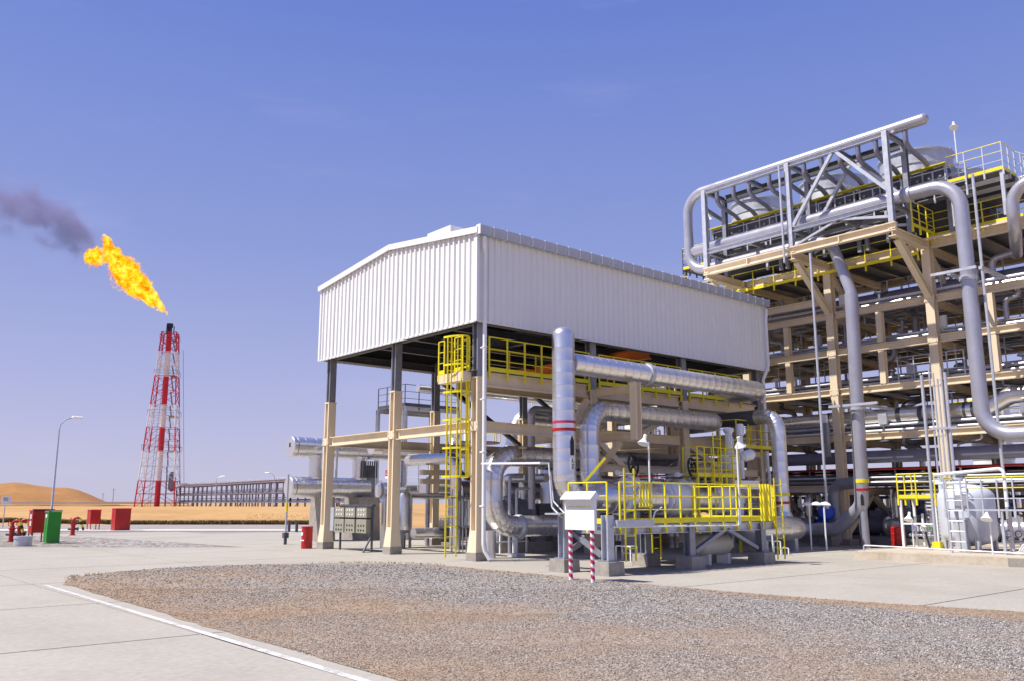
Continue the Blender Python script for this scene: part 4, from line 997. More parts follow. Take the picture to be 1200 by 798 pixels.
for a, c in (((-.9, -6.0, .45), (-.75, -4.8, 1.0)), ((2.4, -6.2, .45), (3.7, -6.2, .98)), ((5.25, -6.2, .45), (3.9, -6.2, .98)), ((-.92, -4.7, .42), (.2, -4.75, .98))):
    P(B().bar(a, c, .12, .1), 'brace', LEG, SK)
H_ = 1.0
rail(SK, [(-.55, -6.28, 1.21), (.55, -6.28, 1.21)], h=H_, step=.55)
rail(SK, [(.55, -6.28, 1.21), (6.1, -6.28, 1.21)], h=H_, step=.62)
rail(SK, [(-.7, -4.66, 1.21), (-.7, -6.0, 1.21)], h=H_, step=.65)
rail(SK, [(6.13, -6.2, 1.21), (6.13, -3.3, 1.21)], h=H_, step=.7)
ladder(SK, (-.28, -6.36, .32), 2.55, w=.36, side='X', out=(0, -1))
ladder(SK, (6.0, -6.5, .12), 2.42, w=.36, side='X', out=(0, -1))
ladder(SK, (2.9, -4.5, .15), 1.2, w=.36, side='X', out=(0, -1))
b = B()
for i in range(5): b.bar((.15 + .11 * i, -6.32, 1.62), (.15 + .11 * i, -6.32, 2.2), .03)
b.bar((.12, -6.32, 1.62), (.62, -6.32, 1.62), .04); b.bar((.12, -6.32, 2.2), (.62, -6.32, 2.2), .04); P(b, 'gate', YEL, SK)
P(B().bar((-.5, -5.0, 2.2), (-.1, -5.4, 2.85), .07), 'raised_bar', YEL, SK)
b = B()
for i in range(4): b.bar((5.35 + .14 * i, -6.34, 1.2), (5.35 + .14 * i, -6.34, 2.25), .05)
P(b, 'gate', YEL, SK)
# cable tray and small bore lines on the skid
P(B().tube([(-.3, -6.4, 1.25), (.5, -6.4, 1.25), (.62, -6.4, 1.5), (.9, -6.38, 1.6)], .018, 6, bend=.08), 'conduit', TRIM, SK)
P(B().tube([(-.9, -6.36, 1.14), (4.2, -6.36, 1.10), (4.22, -6.36, 1.55)], .022, 6, bend=.06), 'conduit', TRIM, SK)
P(B().box((-.8, -6.42, 1.14), (.55, -6.32, 1.30)), 'junction_tray', GALV, SK)
def flood(base, h, label, yaw=0, arm=.35, up=True, m=None, cat='floodlight', r=.025, drop=.12):
    m = m or TRIM; x, y, z = base; t = thing('floodlight', label, cat, base)
    u = V((math.cos(yaw), math.sin(yaw), 0)); top = V((x, y, z + h))
    P(B().cyl((x, y, z), top, r, 8), 'pole', m, t, 40)
    hd = top + u * .16
    P(B().lathe(hd + V((0, 0, .1)), hd - V((0, 0, 1)) + u * .5, [(0, .05), (.06, .07), (.08, .09), (.18, .165), (.19, .16)], 16), 'lamp_shade', WHITE, t, 35)
    P(B().cyl(hd + V((0, 0, .08)), hd + V((0, 0, .2)) - u * .04, .05, 10), 'ballast', WHITE, t, 35)
    e = hd + V((0, 0, .1)) + (-V((0, 0, 1.1)) + u * .5).normalized() * .175
    P(B().cyl(e, e + (-V((0, 0, 1.1)) + u * .5).normalized() * .02, .145, 16), 'lens', LAMPGL, t, 40)
    return t
flood((2.38, -4.75, 1.2), 2.2, 'white floodlight on a thin pole above the skid rail, facing left', R(180))
flood((4.25, -6.38, 1.1), 2.25, 'white floodlight on a thin pole near the right end of the skid, facing right', R(10))
# sign board on two candy striped posts
t = thing('sign_board', 'white sign board with little roof on two crimson and white striped posts', 'sign', (-2.6, -6.95, 0))
P(B().box((-2.63, -7.42, 1.12), (-2.55, -6.50, 1.78)), 'board', WHITE, t)
P(B().add([(-2.76, -7.44, 1.80), (-2.76, -6.48, 1.80), (-2.58, -6.48, 1.96), (-2.58, -7.44, 1.96), (-2.42, -7.44, 1.80), (-2.42, -6.48, 1.80), (-2.76, -7.44, 1.785), (-2.76, -6.48, 1.785), (-2.42, -7.44, 1.785), (-2.42, -6.48, 1.785)], [(0, 3, 2, 1), (3, 4, 5, 2), (6, 7, 9, 8), (0, 1, 7, 6), (4, 8, 9, 5), (0, 6, 8, 4, 3), (1, 2, 5, 9, 7)]), 'board_roof', WHITE, t)
b = B()
for k, (a, c) in enumerate(((.1, .22), (.24, .3), (.33, .44), (.46, .5), (.52, .66), (.69, .8))): b.box((-2.638, -6.52 - c, 1.615), (-2.63, -6.52 - a, 1.635))
P(b, 'faded_yellow_print', YEL, t)
for y in (-6.6, -7.28):
    po = P(B().cyl((-2.56, y, 0), (-2.56, y, 1.78), .045, 12), 'post', WHITE, t, 40)
    b = B(); n = 14; pz = .16; hb = .085                  # spiral stripe
    tot = int(1.12 / pz * n); vs = []
    for i in range(tot + 1):
        g = -2 * math.pi * i / n; z = .02 + pz * i / n
        for q in (0, hb): vs.append((-2.56 + .0475 * math.cos(g), y + .0475 * math.sin(g), min(z + q, 1.12)))
    b.add(vs, [(2 * i, 2 * i + 2, 2 * i + 3, 2 * i + 1) for i in range(tot)]); P(b, 'spiral_stripe', MAGENTA, po)
# instrument stand left of the sign
t = thing('sample_stand', 'white canopy shelf with thin looped tubing left of the sign board', 'instrument stand', (-.9, -4.7, 0))
P(B().bar((-1.3, -2.0, 2.78), (-1.2, -4.3, 2.72), .35, .05), 'canopy_shelf', TRIM, t)
P(B().tube([(-1.15, -4.4, 2.72), (-1.1, -4.45, 1.6), (-1.0, -4.7, 1.35), (-.6, -4.75, 1.32)], .022, 6, bend=.12), 'tubing', TRIM, t, 50)
P(B().tube([(-1.0, -4.3, 2.5), (-.95, -4.35, 1.75), (-.9, -4.7, 1.45)], .018, 6, bend=.1), 'tubing', TRIM, t, 50)
P(B().box((-1.35, -5.0, 1.42), (-.55, -4.45, 1.46)), 'tray', GALV, t)
# middle yellow platform and white control valve
MP = thing('valve_platform', 'small raised yellow railed platform above the header valves', 'platform', (8.8, -1.8, 1.2))
P(B().box((7.35, -2.5, 2.56), (9.75, -1.0, 2.60)), 'deck_grating', GRAT, MP)
for x in (7.55, 9.85):
    for y in (-2.45, -1.9): P(B().bar((x, y, 0), (x, y, 2.56), .08), 'leg', YEL, MP)
rail(MP, [(7.5, -1.9, 2.6), (7.5, -2.5, 2.6), (9.9, -2.5, 2.6), (9.9, -1.9, 2.6)], h=1.0, step=.42, mids=3)
ladder(MP, (8.5, -2.6, 1.2), 4.1, w=.42, side='X', out=(0, -1)); ladder(MP, (10.2, -1.9, 1.2), 3.9, w=.42, side='X', out=(0, -1))
t = thing('control_valve', 'tall white control valve with handwheel right of the header', 'valve', (10.2, -1.9, 1.0))
P(B().lathe((10.2, -1.9, .9), (10.2, -1.9, 5), [(0, .3), (.3, .42), (1.0, .42), (1.3, .3), (1.32, .48), (1.46, .48), (1.5, .26), (2.0, .3), (2.1, .36), (2.5, .36), (2.6, .16), (3.3, .12), (3.4, .2), (3.5, .18)], 20), 'body', WHITE, t, 35)
P(B().torus((9.9, -2.2, 3.95), (.3, -1, .2), .22, .022, 22, 6).bar((9.7, -2.2, 3.95), (10.1, -2.2, 3.95), .03).bar((9.9, -2.2, 3.74), (9.9, -2.2, 4.16), .03).bar((9.9, -2.2, 3.95), (10.2, -1.9, 3.95), .04), 'handwheel', WHITE, t, 60)
P(B().lathe((10.5, -2.2, 3.35), (11.1, -2.6, 3.55), [(0, .1), (.1, .19), (.4, .2), (.5, .12)], 16), 'actuator', WHITE, t, 35)
P(B().box((9.6, -2.5, 2.2), (11.1, -2.3, 2.5)), 'bracket_plate', TRIM, t)
t = thing('side_platform', 'yellow railed landing hung on the right end column of the shelter', 'platform', (12.2, -.8, 3.6))
P(B().box((11.3, -1.4, 3.75), (13.9, -.3, 3.79)), 'deck_grating', GRAT, t)
rail(t, [(11.4, -.5, 3.79), (11.4, -1.4, 3.79), (13.8, -1.4, 3.79), (13.8, -.4, 3.79)], h=1.05, step=.8, mids=2)
P(B().ibeam((11.3, -.75, 3.62), (13.9, -.75, 3.62), .16, .22), 'support_beam', CREAM, t)
t = thing('white_column', 'white upright pipe with a cap beside the yellow landing', 'pipe', (11.35, -1.6, 2.6)); P(B().lathe((11.35, -1.6, 2.6), (11.35, -1.6, 5), [(0, .1), (1.6, .1), (1.62, .15), (2.0, .15), (2.05, .12)], 14), 'barrel', WHITE, t, 35)
# white small tank under the skid, steps, floor-level clutter
DX = 3.45
t = thing('drain_drum', 'small cream horizontal drum under the right half of the skid', 'tank', (6.0, -5.4, 0))
P(B().lathe((DX, -5.4, .56), (DX + 2, -5.4, .56), [(0, .05), (.03, .17), (.1, .26), (.22, .30), (1.3, .30), (1.42, .26), (1.49, .17), (1.52, .05)], 22), 'shell', mat('cream_drum_paint', (.66, .62, .54), .45, 0, var=.08), t, 35)
for x in (DX + .35, DX + 1.25): P(B().box((x, -5.6, 0), (x + .12, -5.2, .3)), 'saddle', TRIM, t)
P(B().cyl((DX + .7, -5.4, .85), (DX + .7, -5.4, 1.1), .07, 10), 'nozzle', GALV, t, 35)
def steps(c, ang, n, label, m=TRIM, w=.7):
    t = thing('access_steps', label, 'steps', (c[0], c[1], 0)); u = V((math.cos(ang), math.sin(ang), 0)); v = V((-u.y, u.x, 0)); c = V((c[0], c[1], 0))
    for i in range(n):
        z = .22 * (n - i); a = c + u * (.27 * i)
        P(B().bar(a + V((0, 0, z)) - v * w / 2, a + V((0, 0, z)) + v * w / 2, .26, .03), 'tread', m, t)
        for s in (-1, 1):
            q = a + v * (s * w / 2); P(B().bar(q - u * .12, q - u * .12 + V((0, 0, z)), .035).bar(q + u * .12, q + u * .12 + V((0, 0, z)), .035), 'leg', m, t)
    return t
steps((3.4, -2.9), R(-10), 2, 'low white access steps under the skid between its legs')
steps((9.6, -3.6), R(-35), 3, 'white three tread steps beside the insulated drum right of the skid')
rr = random.Random(11)
# machines inside the shelter
def compressor(c, label, m):
    x, y = c; t = thing('compressor', label, 'compressor', (x, y, 0))
    P(B().frustum(c, (3.0, 1.9), (2.9, 1.8), 0, .35), 'skid_base', CONC, t)
    P(B().lathe((x - 1.2, y, 1.3), (x + 1, y, 1.3), [(0, .25), (.05, .55), (.5, .58), (.52, .72), (.64, .72), (.66, .6), (1.5, .6), (1.52, .72), (1.64, .72), (1.66, .5), (1.9, .3)], 20), 'casing', m, t, 35)
    P(B().box((x + .8, y - .5, .35), (x + 1.45, y + .5, 1.7)), 'gearbox', MIDST, t)
    for s in (-.6, .3): P(B().tube([(x + s, y - .1, 1.8), (x + s, y - .1, 2.6), (x + s, y - 1.4, 2.6)], .16, 12, bend=.3), 'nozzle_pipe', SILVER, t, 35)
    b = B(); g = V((x - .2, y - .62, 1.3))
    for k in range(10): a = 2 * math.pi * k / 10; b.cyl(V((x - .72, y + .65 * math.cos(a), 1.3 + .65 * math.sin(a))), V((x - .5, y + .65 * math.cos(a), 1.3 + .65 * math.sin(a))), .035, 6)
    P(b, 'casing_bolt', DARKST, t)
    P(B().box((x - 1.3, y - .85, .35), (x - .9, y - .5, 1.1)).box((x + .2, y - .9, .35), (x + .7, y - .6, .9)), 'oil_console', MIDST, t)
compressor((4.6, 3.6), 'compressor with bolted casing nearest the gable, seen past the sideways U pipe', MIDST)
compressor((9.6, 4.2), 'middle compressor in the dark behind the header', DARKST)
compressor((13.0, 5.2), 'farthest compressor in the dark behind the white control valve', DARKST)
for i, (x, y, z0, z1, r, m, lb) in enumerate(((3.2, 9.6, 0, 3.6, .16, SILVER, 'silver standpipe behind the caged ladder'), (4.1, 8.4, 0, 2.9, .09, LAV, 'thin grey standpipe inside the gable opening'), (6.4, 8.2, 0, 3.8, .2, SILVER, 'silver standpipe by the back column'), (7.6, 7.8, 0, 2.4, .12, LAV, 'grey standpipe between the compressors'), (11.6, 8.0, 0, 3.9, .18, SILVER, 'silver standpipe beyond the middle compressor'), (2.9, 1.9, 0, 2.6, .06, LAV, 'thin grey standpipe behind the U pipe'), (3.3, 2.0, 0, 2.2, .05, GALV, 'thinner zinc standpipe behind the U pipe'))):
    T1(B().tube([(x, y, z0), (x, y, z1), (x + .6, y, z1)], r, 10, bend=r * 2.5), 'standpipe', m, lb, 'pipe', (x, y, z0), 40)
b = B()
for k in range(6): b.bar((2.2 + .16 * k, 4.2, 0), (2.2 + .16 * k, 4.2, 2.2 - .2 * (k % 3)), .035)
b.bar((2.1, 4.2, 1.9), (3.1, 4.2, 1.9), .05); b.bar((2.1, 4.2, .9), (3.1, 4.2, .9), .04)
T1(b, 'tubing_rack', MIDST, 'dark rack of vertical tubing inside the gable opening by the yellow ladder', 'pipe rack', (2.3, 4.2, 0))
b = B()
for z in (2.55, 2.9): b.bar((3.2, 7.6, z), (5.0, 7.6, z), .22, .2)
T1(b, 'timber_stack', CREAM, 'pair of tan cross beams stacked between the gable column and the ladder', 'beams', (4.1, 7.6, 2.5))
for i, (path, r, m, lb) in enumerate((
    ([(3.4, 5.6, 0), (3.4, 5.6, 3.4), (3.4, 8.8, 3.4)], .22, SILVER, 'silver pipe rising inside the gable opening and turning toward the back'),
    ([(2.2, 6.6, .6), (8, 6.6, .6)], .2, SILVER, 'low silver pipe along the shelter floor behind the gable columns'),
    ([(5.9, 2.2, 0), (5.9, 2.2, 2.5), (8.6, 2.2, 2.5), (8.6, 2.2, .3)], .24, SILVER, 'silver pipe arch over the floor behind the sideways U pipe'),
    ([(6.9, 3.0, 2.2), (6.9, 3.0, 3.6), (13.5, 3.0, 3.6)], .17, LAV, 'pale grey pipe under the mid beams inside the shelter'),
    ([(10.8, 1.3, 0), (10.8, 1.3, 3.1), (14.4, 1.3, 3.1)], .26, SILVER, 'silver pipe rising behind the middle yellow platform'),
    ([(12.9, .2, 0), (12.9, .2, 1.5), (15.6, .2, 1.5)], .22, SILVER, 'low silver pipe behind the white control valve'),
    ([(1.9, 8.2, 0), (1.9, 8.2, 2.0), (6, 8.2, 2.0)], .12, SILVER, 'slim silver pipe at head height by the back columns'),
    ([(4.0, 2.0, 1.5), (4.0, 2.0, 5.0), (9.0, 2.0, 5.0)], .13, LAV, 'slim grey pipe rising to the walkway behind the riser'),
    ([(2.6, 3.3, .5), (7.4, 3.3, .5)], .17, SILVER, 'low silver pipe on the floor behind the white barrier rail'),
    ([(5.4, 1.3, 2.1), (15.2, 1.3, 2.1)], .3, SILVER, 'long silver pipe behind the bracket column at head height'))):
    jpipe(path, r, lb, m, jacket=.4, n=14)
for i, (x, y, h, r, lb) in enumerate(((8.2, 5.4, 3.2, .5, 'upright silver filter vessel in the middle of the shelter'), (11.8, 6.4, 3.4, .55, 'upright silver filter vessel at the right end of the shelter'), (2.6, 7.9, 1.9, .35, 'short silver vessel on legs inside the gable opening'))):
    t = thing('filter_vessel', lb, 'process vessel', (x, y, 0))
    P(B().lathe((x, y, .5), (x, y, 5), [(0, .05), (.06, r * .6), (.2, r), (h - .5, r), (h - .3, r * .8), (h - .2, r * .5), (h - .18, r * .7), (h - .1, r * .7), (h - .08, .05)], 18), 'shell', SILVER, t, 35)
    for g in (45, 135, 225, 315): P(B().bar((x + r * .8 * math.cos(R(g)), y + r * .8 * math.sin(R(g)), 0), (x + r * .8 * math.cos(R(g)), y + r * .8 * math.sin(R(g)), .9), .08), 'leg', MIDST, t)
t = thing('low_fence', 'low white barrier rail on the floor behind the sideways U pipe', 'barrier', (3.2, 2.6, 0))
P(B().bar((1.6, 2.4, .75), (4.2, 2.4, .75), .05).bar((1.6, 2.4, .4), (4.2, 2.4, .4), .04), 'rail', TRIM, t)
for k in range(5): P(B().bar((1.7 + .6 * k, 2.4, 0), (1.7 + .6 * k, 2.4, .75), .05), 'post', TRIM, t)

# ================================================================== PIPE RACK WITH AIR COOLERS
RK = thing('pipe_rack', 'tall cream pipe rack of columns and beams carrying pipes and air coolers', 'pipe rack', (18, -1.95, 0))
YS = [11.1, 6.75, 2.4, -1.95, -6.25, -10.6, -14.9]
XS = [18, 23]
LV = [2.3, 4.4, 6.35, 8.05, 9.65, 11.85]
for X in XS:
    for Y in YS:
        if X > 18 and Y < -11: continue
        P(B().ibeam((X, Y, .25), (X, Y, 12.0), .33, .36, .05, up=(1, 0, 0)), 'column', CREAM, RK)
        P(B().box((X - .36, Y - .36, 0), (X + .36, Y + .36, .25)), 'column_base', CONC, RK)
for X in XS:
    for a, c in zip(YS, YS[1:]):
        for z in LV:
            if z == 2.3 and X == 18 and c < -6: continue
            P(B().ibeam((X, a - .22, z), (X, c + .22, z), .2, .28, .035), 'beam', CREAM, RK)
P(B().ibeam((18, 2.18, 10.35), (18, -1.73, 10.35), .24, .3, .04), 'beam', CREAM, RK)
for Y in YS[:6]:
    for xa, xb in ((18, 23),):
        for z in LV: P(B().ibeam((xa + .21, Y, z - .1), (xb - .21, Y, z - .1), .2, .28, .035), 'cross_beam', CREAM, RK)
for a, c in zip(YS, YS[1:]):
    m_ = (a + c) / 2
    for za, zb in ((6.52, 7.88), (8.22, 9.48)): P(B().ibeam((18, m_, za), (18, m_, zb), .24, .26, .03, up=(1, 0, 0)), 'short_post', CREAM, RK)
for Y in (2.4, -1.95, -6.25):
    P(B().ibeam((15.1, Y, 11.85), (17.78, Y, 11.85), .28, .34, .04), 'cantilever', CREAM, RK)
    P(B().ibeam((15.5, Y, 11.65), (17.85, Y, 9.75), .24, .24, .04), 'cantilever_strut', CREAM, RK)
    P(B().bar((18.2, Y, .5), (20.5, Y, 2.1), .2), 'knee_brace', CREAM, RK); P(B().bar((22.8, Y, .5), (20.5, Y, 2.1), .2), 'knee_brace', CREAM, RK)
    P(B().bar((18.2, Y, 11.6), (20, Y, 10.0), .18), 'knee_brace', CREAM, RK)
P(B().ibeam((15.2, 2.55, 12.06), (15.2, -6.4, 12.06), .24, .34, .04), 'outer_beam', CREAM, RK)
for Y in (.2, -4.1): P(B().box((15.06, Y - .02, 11.93), (15.33, Y + .02, 12.2)), 'stiffener', CREAM, RK)
# decks
P(B().box((18.3, -15, 12.06), (24.6, 11.4, 12.12)), 'top_deck', GRAT, RK)
for z, x0, x1 in ((8.3, 19.2, 20.8), (6.6, 18.6, 19.4)): P(B().box((x0, -14.8, z), (x1, 11.2, z + .04)), 'level_deck', GRAT, RK)
for i in range(26):
    y = 10.8 - 1.0 * i; P(B().ibeam((18.25, y, 11.93), (22.8, y, 11.93), .1, .16), 'deck_joist', DARKST, RK)
rail(RK, [(17.85, -6.4, 12.12), (17.85, -14.8, 12.12)], h=.95, step=1.08, mids=2)
rail(RK, [(17.75, 5.0, 11.5), (17.75, -6.0, 11.5)], h=.9, step=1.1, mids=1)
b = B()
for k in range(11): b.cbox((17.86, 4.4 - 1.0 * k, 11.62), (.10, .44, .2))
P(b, 'deck_bracket', CREAM, RK)
P(B().box((17.7, -14.8, 12.0), (18.2, -6.3, 12.1)), 'walkway_edge', CREAM, RK)
rail(RK, [(15.9, -6.7, 12.15), (17.8, -6.7, 12.15)], h=1.0, step=.7, mids=2)
# grey support truss in front of the coolers
TX0, TX1 = 15.2, 16.75
for X in (TX0, TX1):  # rear posts and chords take darker steel to paint in their shade
    for Y in (2.4, -1.95, -6.25):
        P(B().ibeam((X, Y, 12.24 if X == TX0 else 12.03), (X, Y, 15.95), .2, .22, .025, up=(1, 0, 0)), 'truss_post', GALV if X == TX0 else MIDST, RK)
    P(B().ibeam((X, 2.3, 15.86), (X, -6.35, 15.86), .18, .2 if X == TX0 else .34, .02), 'truss_chord', GALV if X == TX0 else DARKST, RK)
    P(B().ibeam((X, 2.28, 12.98), (X, -6.15, 12.98), .18, .2, .02), 'truss_chord', GALV if X == TX0 else MIDST, RK)
    P(B().bar((X, -4.0, 15.75), (X, -2.05, 13.1), .13), 'truss_diagonal', GALV, RK); P(B().bar((X, -4.2, 15.75), (X, -6.15, 13.6), .13), 'truss_diagonal', GALV, RK)
    P(B().bar((X, -4.0, 12.88), (X, -2.05, 12.25), .08), 'truss_diagonal', GALV, RK); P(B().bar((X, -4.2, 12.88), (X, -6.15, 12.5), .10), 'truss_diagonal', GALV, RK)
for Y in (2.4, .2, -1.95, -4.1, -6.25):
    for z in (15.862, 12.982): P(B().ibeam((TX0 + .1, Y, z), (TX1 - .1, Y, z), .14, .18, .02), 'truss_tie', MIDST, RK)
    P(B().box((15.6, Y - .06, 15.96), (16.2, Y + .06, 16.0)), 'pipe_saddle', GALV, RK)

# air coolers
def cooler(yc, label, x0=17.45, x1=24.2, w=3.74):
    t = thing('air_cooler', label, 'air cooler', (20.5, yc, 12.1), 'air coolers on the rack')
    P(B().box((x0 + .25, yc - w / 2, 13.6), (x1, yc + w / 2, 14.7)), 'tube_bundle', NEARBLK, t)
    P(B().box((x0, yc - w / 2 + .02, 13.62), (x0 + .25, yc + w / 2 - .02, 14.76)), 'header_box', DARKST, t)
    for s in (-1, 1): P(B().box((x0 + .2, yc + s * w / 2 - .03, 13.9), (x1, yc + s * w / 2 + .03, 14.82)), 'side_frame', MIDST, t)
    P(B().box((x0 + .25, yc - w / 2 + .05, 14.7), (x1, yc + w / 2 - .05, 14.8)), 'plenum', GALV, t)
    b = B()
    for k in range(8): b.cyl((x0 - .03, yc - w / 2 + .3 + k * .45, 14.4), (x0, yc - w / 2 + .3 + k * .45, 14.4), .06, 8)
    P(b, 'header_plug', MIDST, t)
    for q in range(5): P(B().bar((x0 - .02, yc - w / 2 + .1 + q * .88, 13.62), (x0 - .02, yc - w / 2 + .1 + q * .88, 14.76), .05), 'face_stiffener', GALV, t)
    for xf in (19.0, 22.4): P(B().bar((xf, yc - 1.5, 15.98), (xf, yc + 1.5, 15.98), .1, .06).bar((xf - 1.5, yc, 15.9), (xf + 1.5, yc, 15.9), .1, .06), 'fan_guard_bar', MIDST, t)
    for xf in (19.0, 22.4):
        rg = P(B().lathe((xf, yc, 14.8), (xf, yc, 17), [(0, 1.52), (.06, 1.46), (.5, 1.42), (.52, 1.46), (.56, 1.46), (.58, 1.42), (1.05, 1.42), (1.08, 1.50), (1.14, 1.50), (1.15, 1.40), (.3, 1.38)], 36), 'fan_ring', GALV, t, 35)
        b = B()
        for k in range(5):
            g = 2 * math.pi * k / 5; d = V((math.cos(g), math.sin(g), 0)); b.bar(V((xf, yc, 15.5)) + d * .2, V((xf, yc, 15.5)) + d * 1.3, .24, .03, up=(d.y * .3, -d.x * .3, 1))
        P(b, 'fan_blade', MIDST, rg); P(B().cyl((xf, yc, 15.35), (xf, yc, 15.65), .22, 12), 'fan_hub', DARKST, rg)
    for x in (17.7, 20.7, 23.9):
        for s in (-1, 1): P(B().bar((x, yc + s * (w / 2 - .15), 12.1), (x, yc + s * (w / 2 - .15), 13.95), .16), 'leg', MIDST, t)
    P(B().box((x0 + .4, yc - w / 2 + .2, 12.3), (x0 + 1.2, yc + w / 2 - .2, 13.8)), 'drive_frame', NEARBLK, t)
    return t
for yc, lb in ((1.85, 'left air cooler with round fan ring behind the grey truss'), (-1.92, 'middle air cooler with round fan ring behind the grey truss'), (-5.7, 'right air cooler with round fan ring beside the stepped platform')): cooler(yc, lb)
for yy in (1.85, -1.92, -5.7): pass
CP = thing('cooler_walkway', 'narrow grey railed walkway with a yellow edge along the air cooler faces', 'walkway', (17.1, -2, 13.8))
P(B().box((16.95, -8.6, 13.36), (17.42, 3.8, 13.40)), 'grating', GRAT, CP)
rail(CP, [(16.95, 3.8, 13.40), (16.95, -8.4, 13.40)], m=GALV, pm=GALV, h=1.05, step=1.22, mids=2, toe=False, r=.022)
P(B().box((17.2, -7.6, 14.79), (17.5, 3.7, 14.82)), 'yellow_edge', YEL, CP)
for k in range(5): P(B().bar((17.0, 3.2 - 2.8 * k, 12.05), (17.0, 3.2 - 2.8 * k, 13.36), .1), 'support', GALV, CP)
EP = thing('end_platform', 'grey railed platform and stair at the right end of the air coolers', 'platform', (18, -8.8, 13.8))
P(B().box((17.0, -9.7, 13.80), (21.5, -7.65, 13.84)), 'grating', GRAT, EP)
for x in (17.1, 21.3): [P(B().bar((x, yy, 12.1), (x, yy, 13.8), .12), 'leg', GALV, EP) for yy in (-9.6, -7.8)]
for x in (17.6, 18.6, 19.6): P(B().ibeam((x, -9.65, 13.70), (x, -7.7, 13.70), .08, .16), 'joist', TRIM, EP)
rail(EP, [(17.0, -7.7, 13.84), (17.0, -9.7, 13.84), (18.2, -9.7, 13.84)], m=YEL, pm=GALV, h=1.05, step=.62, mids=2)
rail(EP, [(19.2, -9.7, 13.84), (21.4, -9.7, 13.84), (21.4, -7.7, 13.84)], m=GALV, h=1.05, step=.7, mids=2)
for s in (18.25, 19.15):
    P(B().bar((s, -9.7, 13.75), (s, -12.3, 12.1), .05, .22), 'stringer', GALV, EP)
    P(B().tube([(s, -9.7, 14.85), (s, -12.3, 13.15)], .025, 6).tube([(s, -9.7, 14.4), (s, -12.3, 12.7)], .018, 6), 'stair_rail', GALV, EP)
    for k in range(4): P(B().bar((s, -9.9 - .75 * k, 13.68 - .48 * k), (s, -9.9 - .75 * k, 14.72 - .48 * k), .04), 'stair_post', GALV, EP)
for k in range(8): inst('tread', lambda: B().box((-.43, -.12, -.015), (.43, .12, .015)), 'stair_tread', GRAT, EP, (18.7, -9.9 - .31 * k, 13.62 - .2 * k))
LP = thing('left_platform', 'small dark railed platform behind the left end of the pipe loop', 'platform', (19, 5.2, 12.1))
P(B().box((18.2, 4.4, 13.4), (21, 6.2, 13.45)), 'grating', GRAT, LP); rail(LP, [(18.2, 4.5, 13.45), (18.2, 6.1, 13.45), (21, 6.1, 13.45)], m=YEL, pm=DARKST, h=1.1, step=.6, mids=3)
for y in (4.6, 6.0): P(B().bar((18.3, y, 12.1), (18.3, y, 13.4), .1), 'leg', DARKST, LP)
LP2 = thing('lower_platform', 'yellow railed platform at roof height left of the pipe loop', 'platform', (18.5, 7.5, 11.0))
P(B().box((17.9, 5.6, 11.9), (19.4, 9.6, 11.95)), 'grating', YEL, LP2); rail(LP2, [(19.3, 9.6, 11.95), (17.9, 9.6, 11.95), (17.9, 5.6, 11.95)], h=1.0, step=.7, mids=2)
for y in (5.8, 9.4): P(B().bar((18, y, 9.6), (18, y, 11.9), .12), 'leg', YEL, LP2)
CNY, MSY = -3.1, -1.74
flood((18.3, 4.45, 13.45), 2.45, 'grey lamp on a thin post behind the left end of the pipe loop', R(20), m=DARKST)
flood((17.2, -8.05, 13.85), 2.2, 'white mast lamp on the corner of the end platform', R(200))
flood((17.9, -10.3, 12.15), 1.75, 'white lamp on the yellow railed walkway at the right edge', R(180))
T1(B().cyl((16.1, -8.95, 0), (16.1, -8.95, 13.6), .055, 8), 'riser_conduit', GALV, 'tall thin zinc pole in front of the yellow walkway at the right edge', 'pipe', (16.1, -8.95, 0), 40)
T1(B().cyl((14.6, CNY, 1.5), (14.6, CNY, 11.6), .05, 8).cyl((14.6, CNY, 1.5), (14.6, CNY, 1.7), .08, 8), 'riser_conduit', GALV, 'tall thin zinc pole in front of the left rack column', 'pipe', (14.6, CNY, 2), 40)
T1(B().cyl((14.9, MSY, 11.55), (14.9, MSY, 15.85), .05, 8).bar((14.9, MSY, 12.06), (15.15, MSY, 12.06), .06), 'riser_conduit', GALV, 'thin zinc mast rising above the truss left of its middle post', 'pipe', (14.9, MSY, 11.5), 40)

# ---- the big grey painted pipes
def gpipe(path, r, label, m=None, bend=None, cap=None, n=20, name='painted_pipe'):
    t = thing(name, label, 'pipe', path[0]); P(B().tube(path, r, n, bend=bend or r * 2.6, cap=cap, k=10), 'pipe_run', m or LAV, t, 35); return t
PX_ = 15.95
G1 = gpipe([(PX_, -7.45, 16.27), (PX_, 3.95, 16.27), (PX_, 3.95, 12.45), (PX_, -3.25, 12.45), (PX_, -4.02, 10.0), (PX_, -4.02, 9.6)], .225, 'grey painted pipe looping round the left end of the truss then dropping', bend=.95, cap='dome')
P(B().cyl((PX_, -4.0, 9.95), (PX_, -3.86, 3.2), .262, 22), 'down_leg', LAV, G1, 40)
P(B().tube([(PX_, -3.88, 3.4), (PX_, -3.80, 1.6), (PX_, -2.7, .68), (PX_, -1.6, .66), (13.2, 0.1, .66)], .265, 20, bend=.6), 'bottom_run', LAV, G1, 35)
P(B().lathe((PX_, -4.0, 10.05), (PX_, -4.0, 9.4), [(0, .23), (.1, .235), (.3, .262), (.35, .262)], 20), 'reducer', LAV, G1, 40)
band(G1, (PX_, -3.862, 2.55), (0, 0, 1), .275, .14, YEL, 'yellow_band'); band(G1, (PX_, -3.86, 2.22), (0, 0, 1), .275, .09, RED, 'red_band')
P(B().cyl((PX_, -3.85, 0), (PX_, -3.82, 1.72), .17, 14), 'support_stub', LAV, G1, 40)
arrow_on(G1, (PX_, -3.85), .275, R(205), 1.62, 2.08, .06)
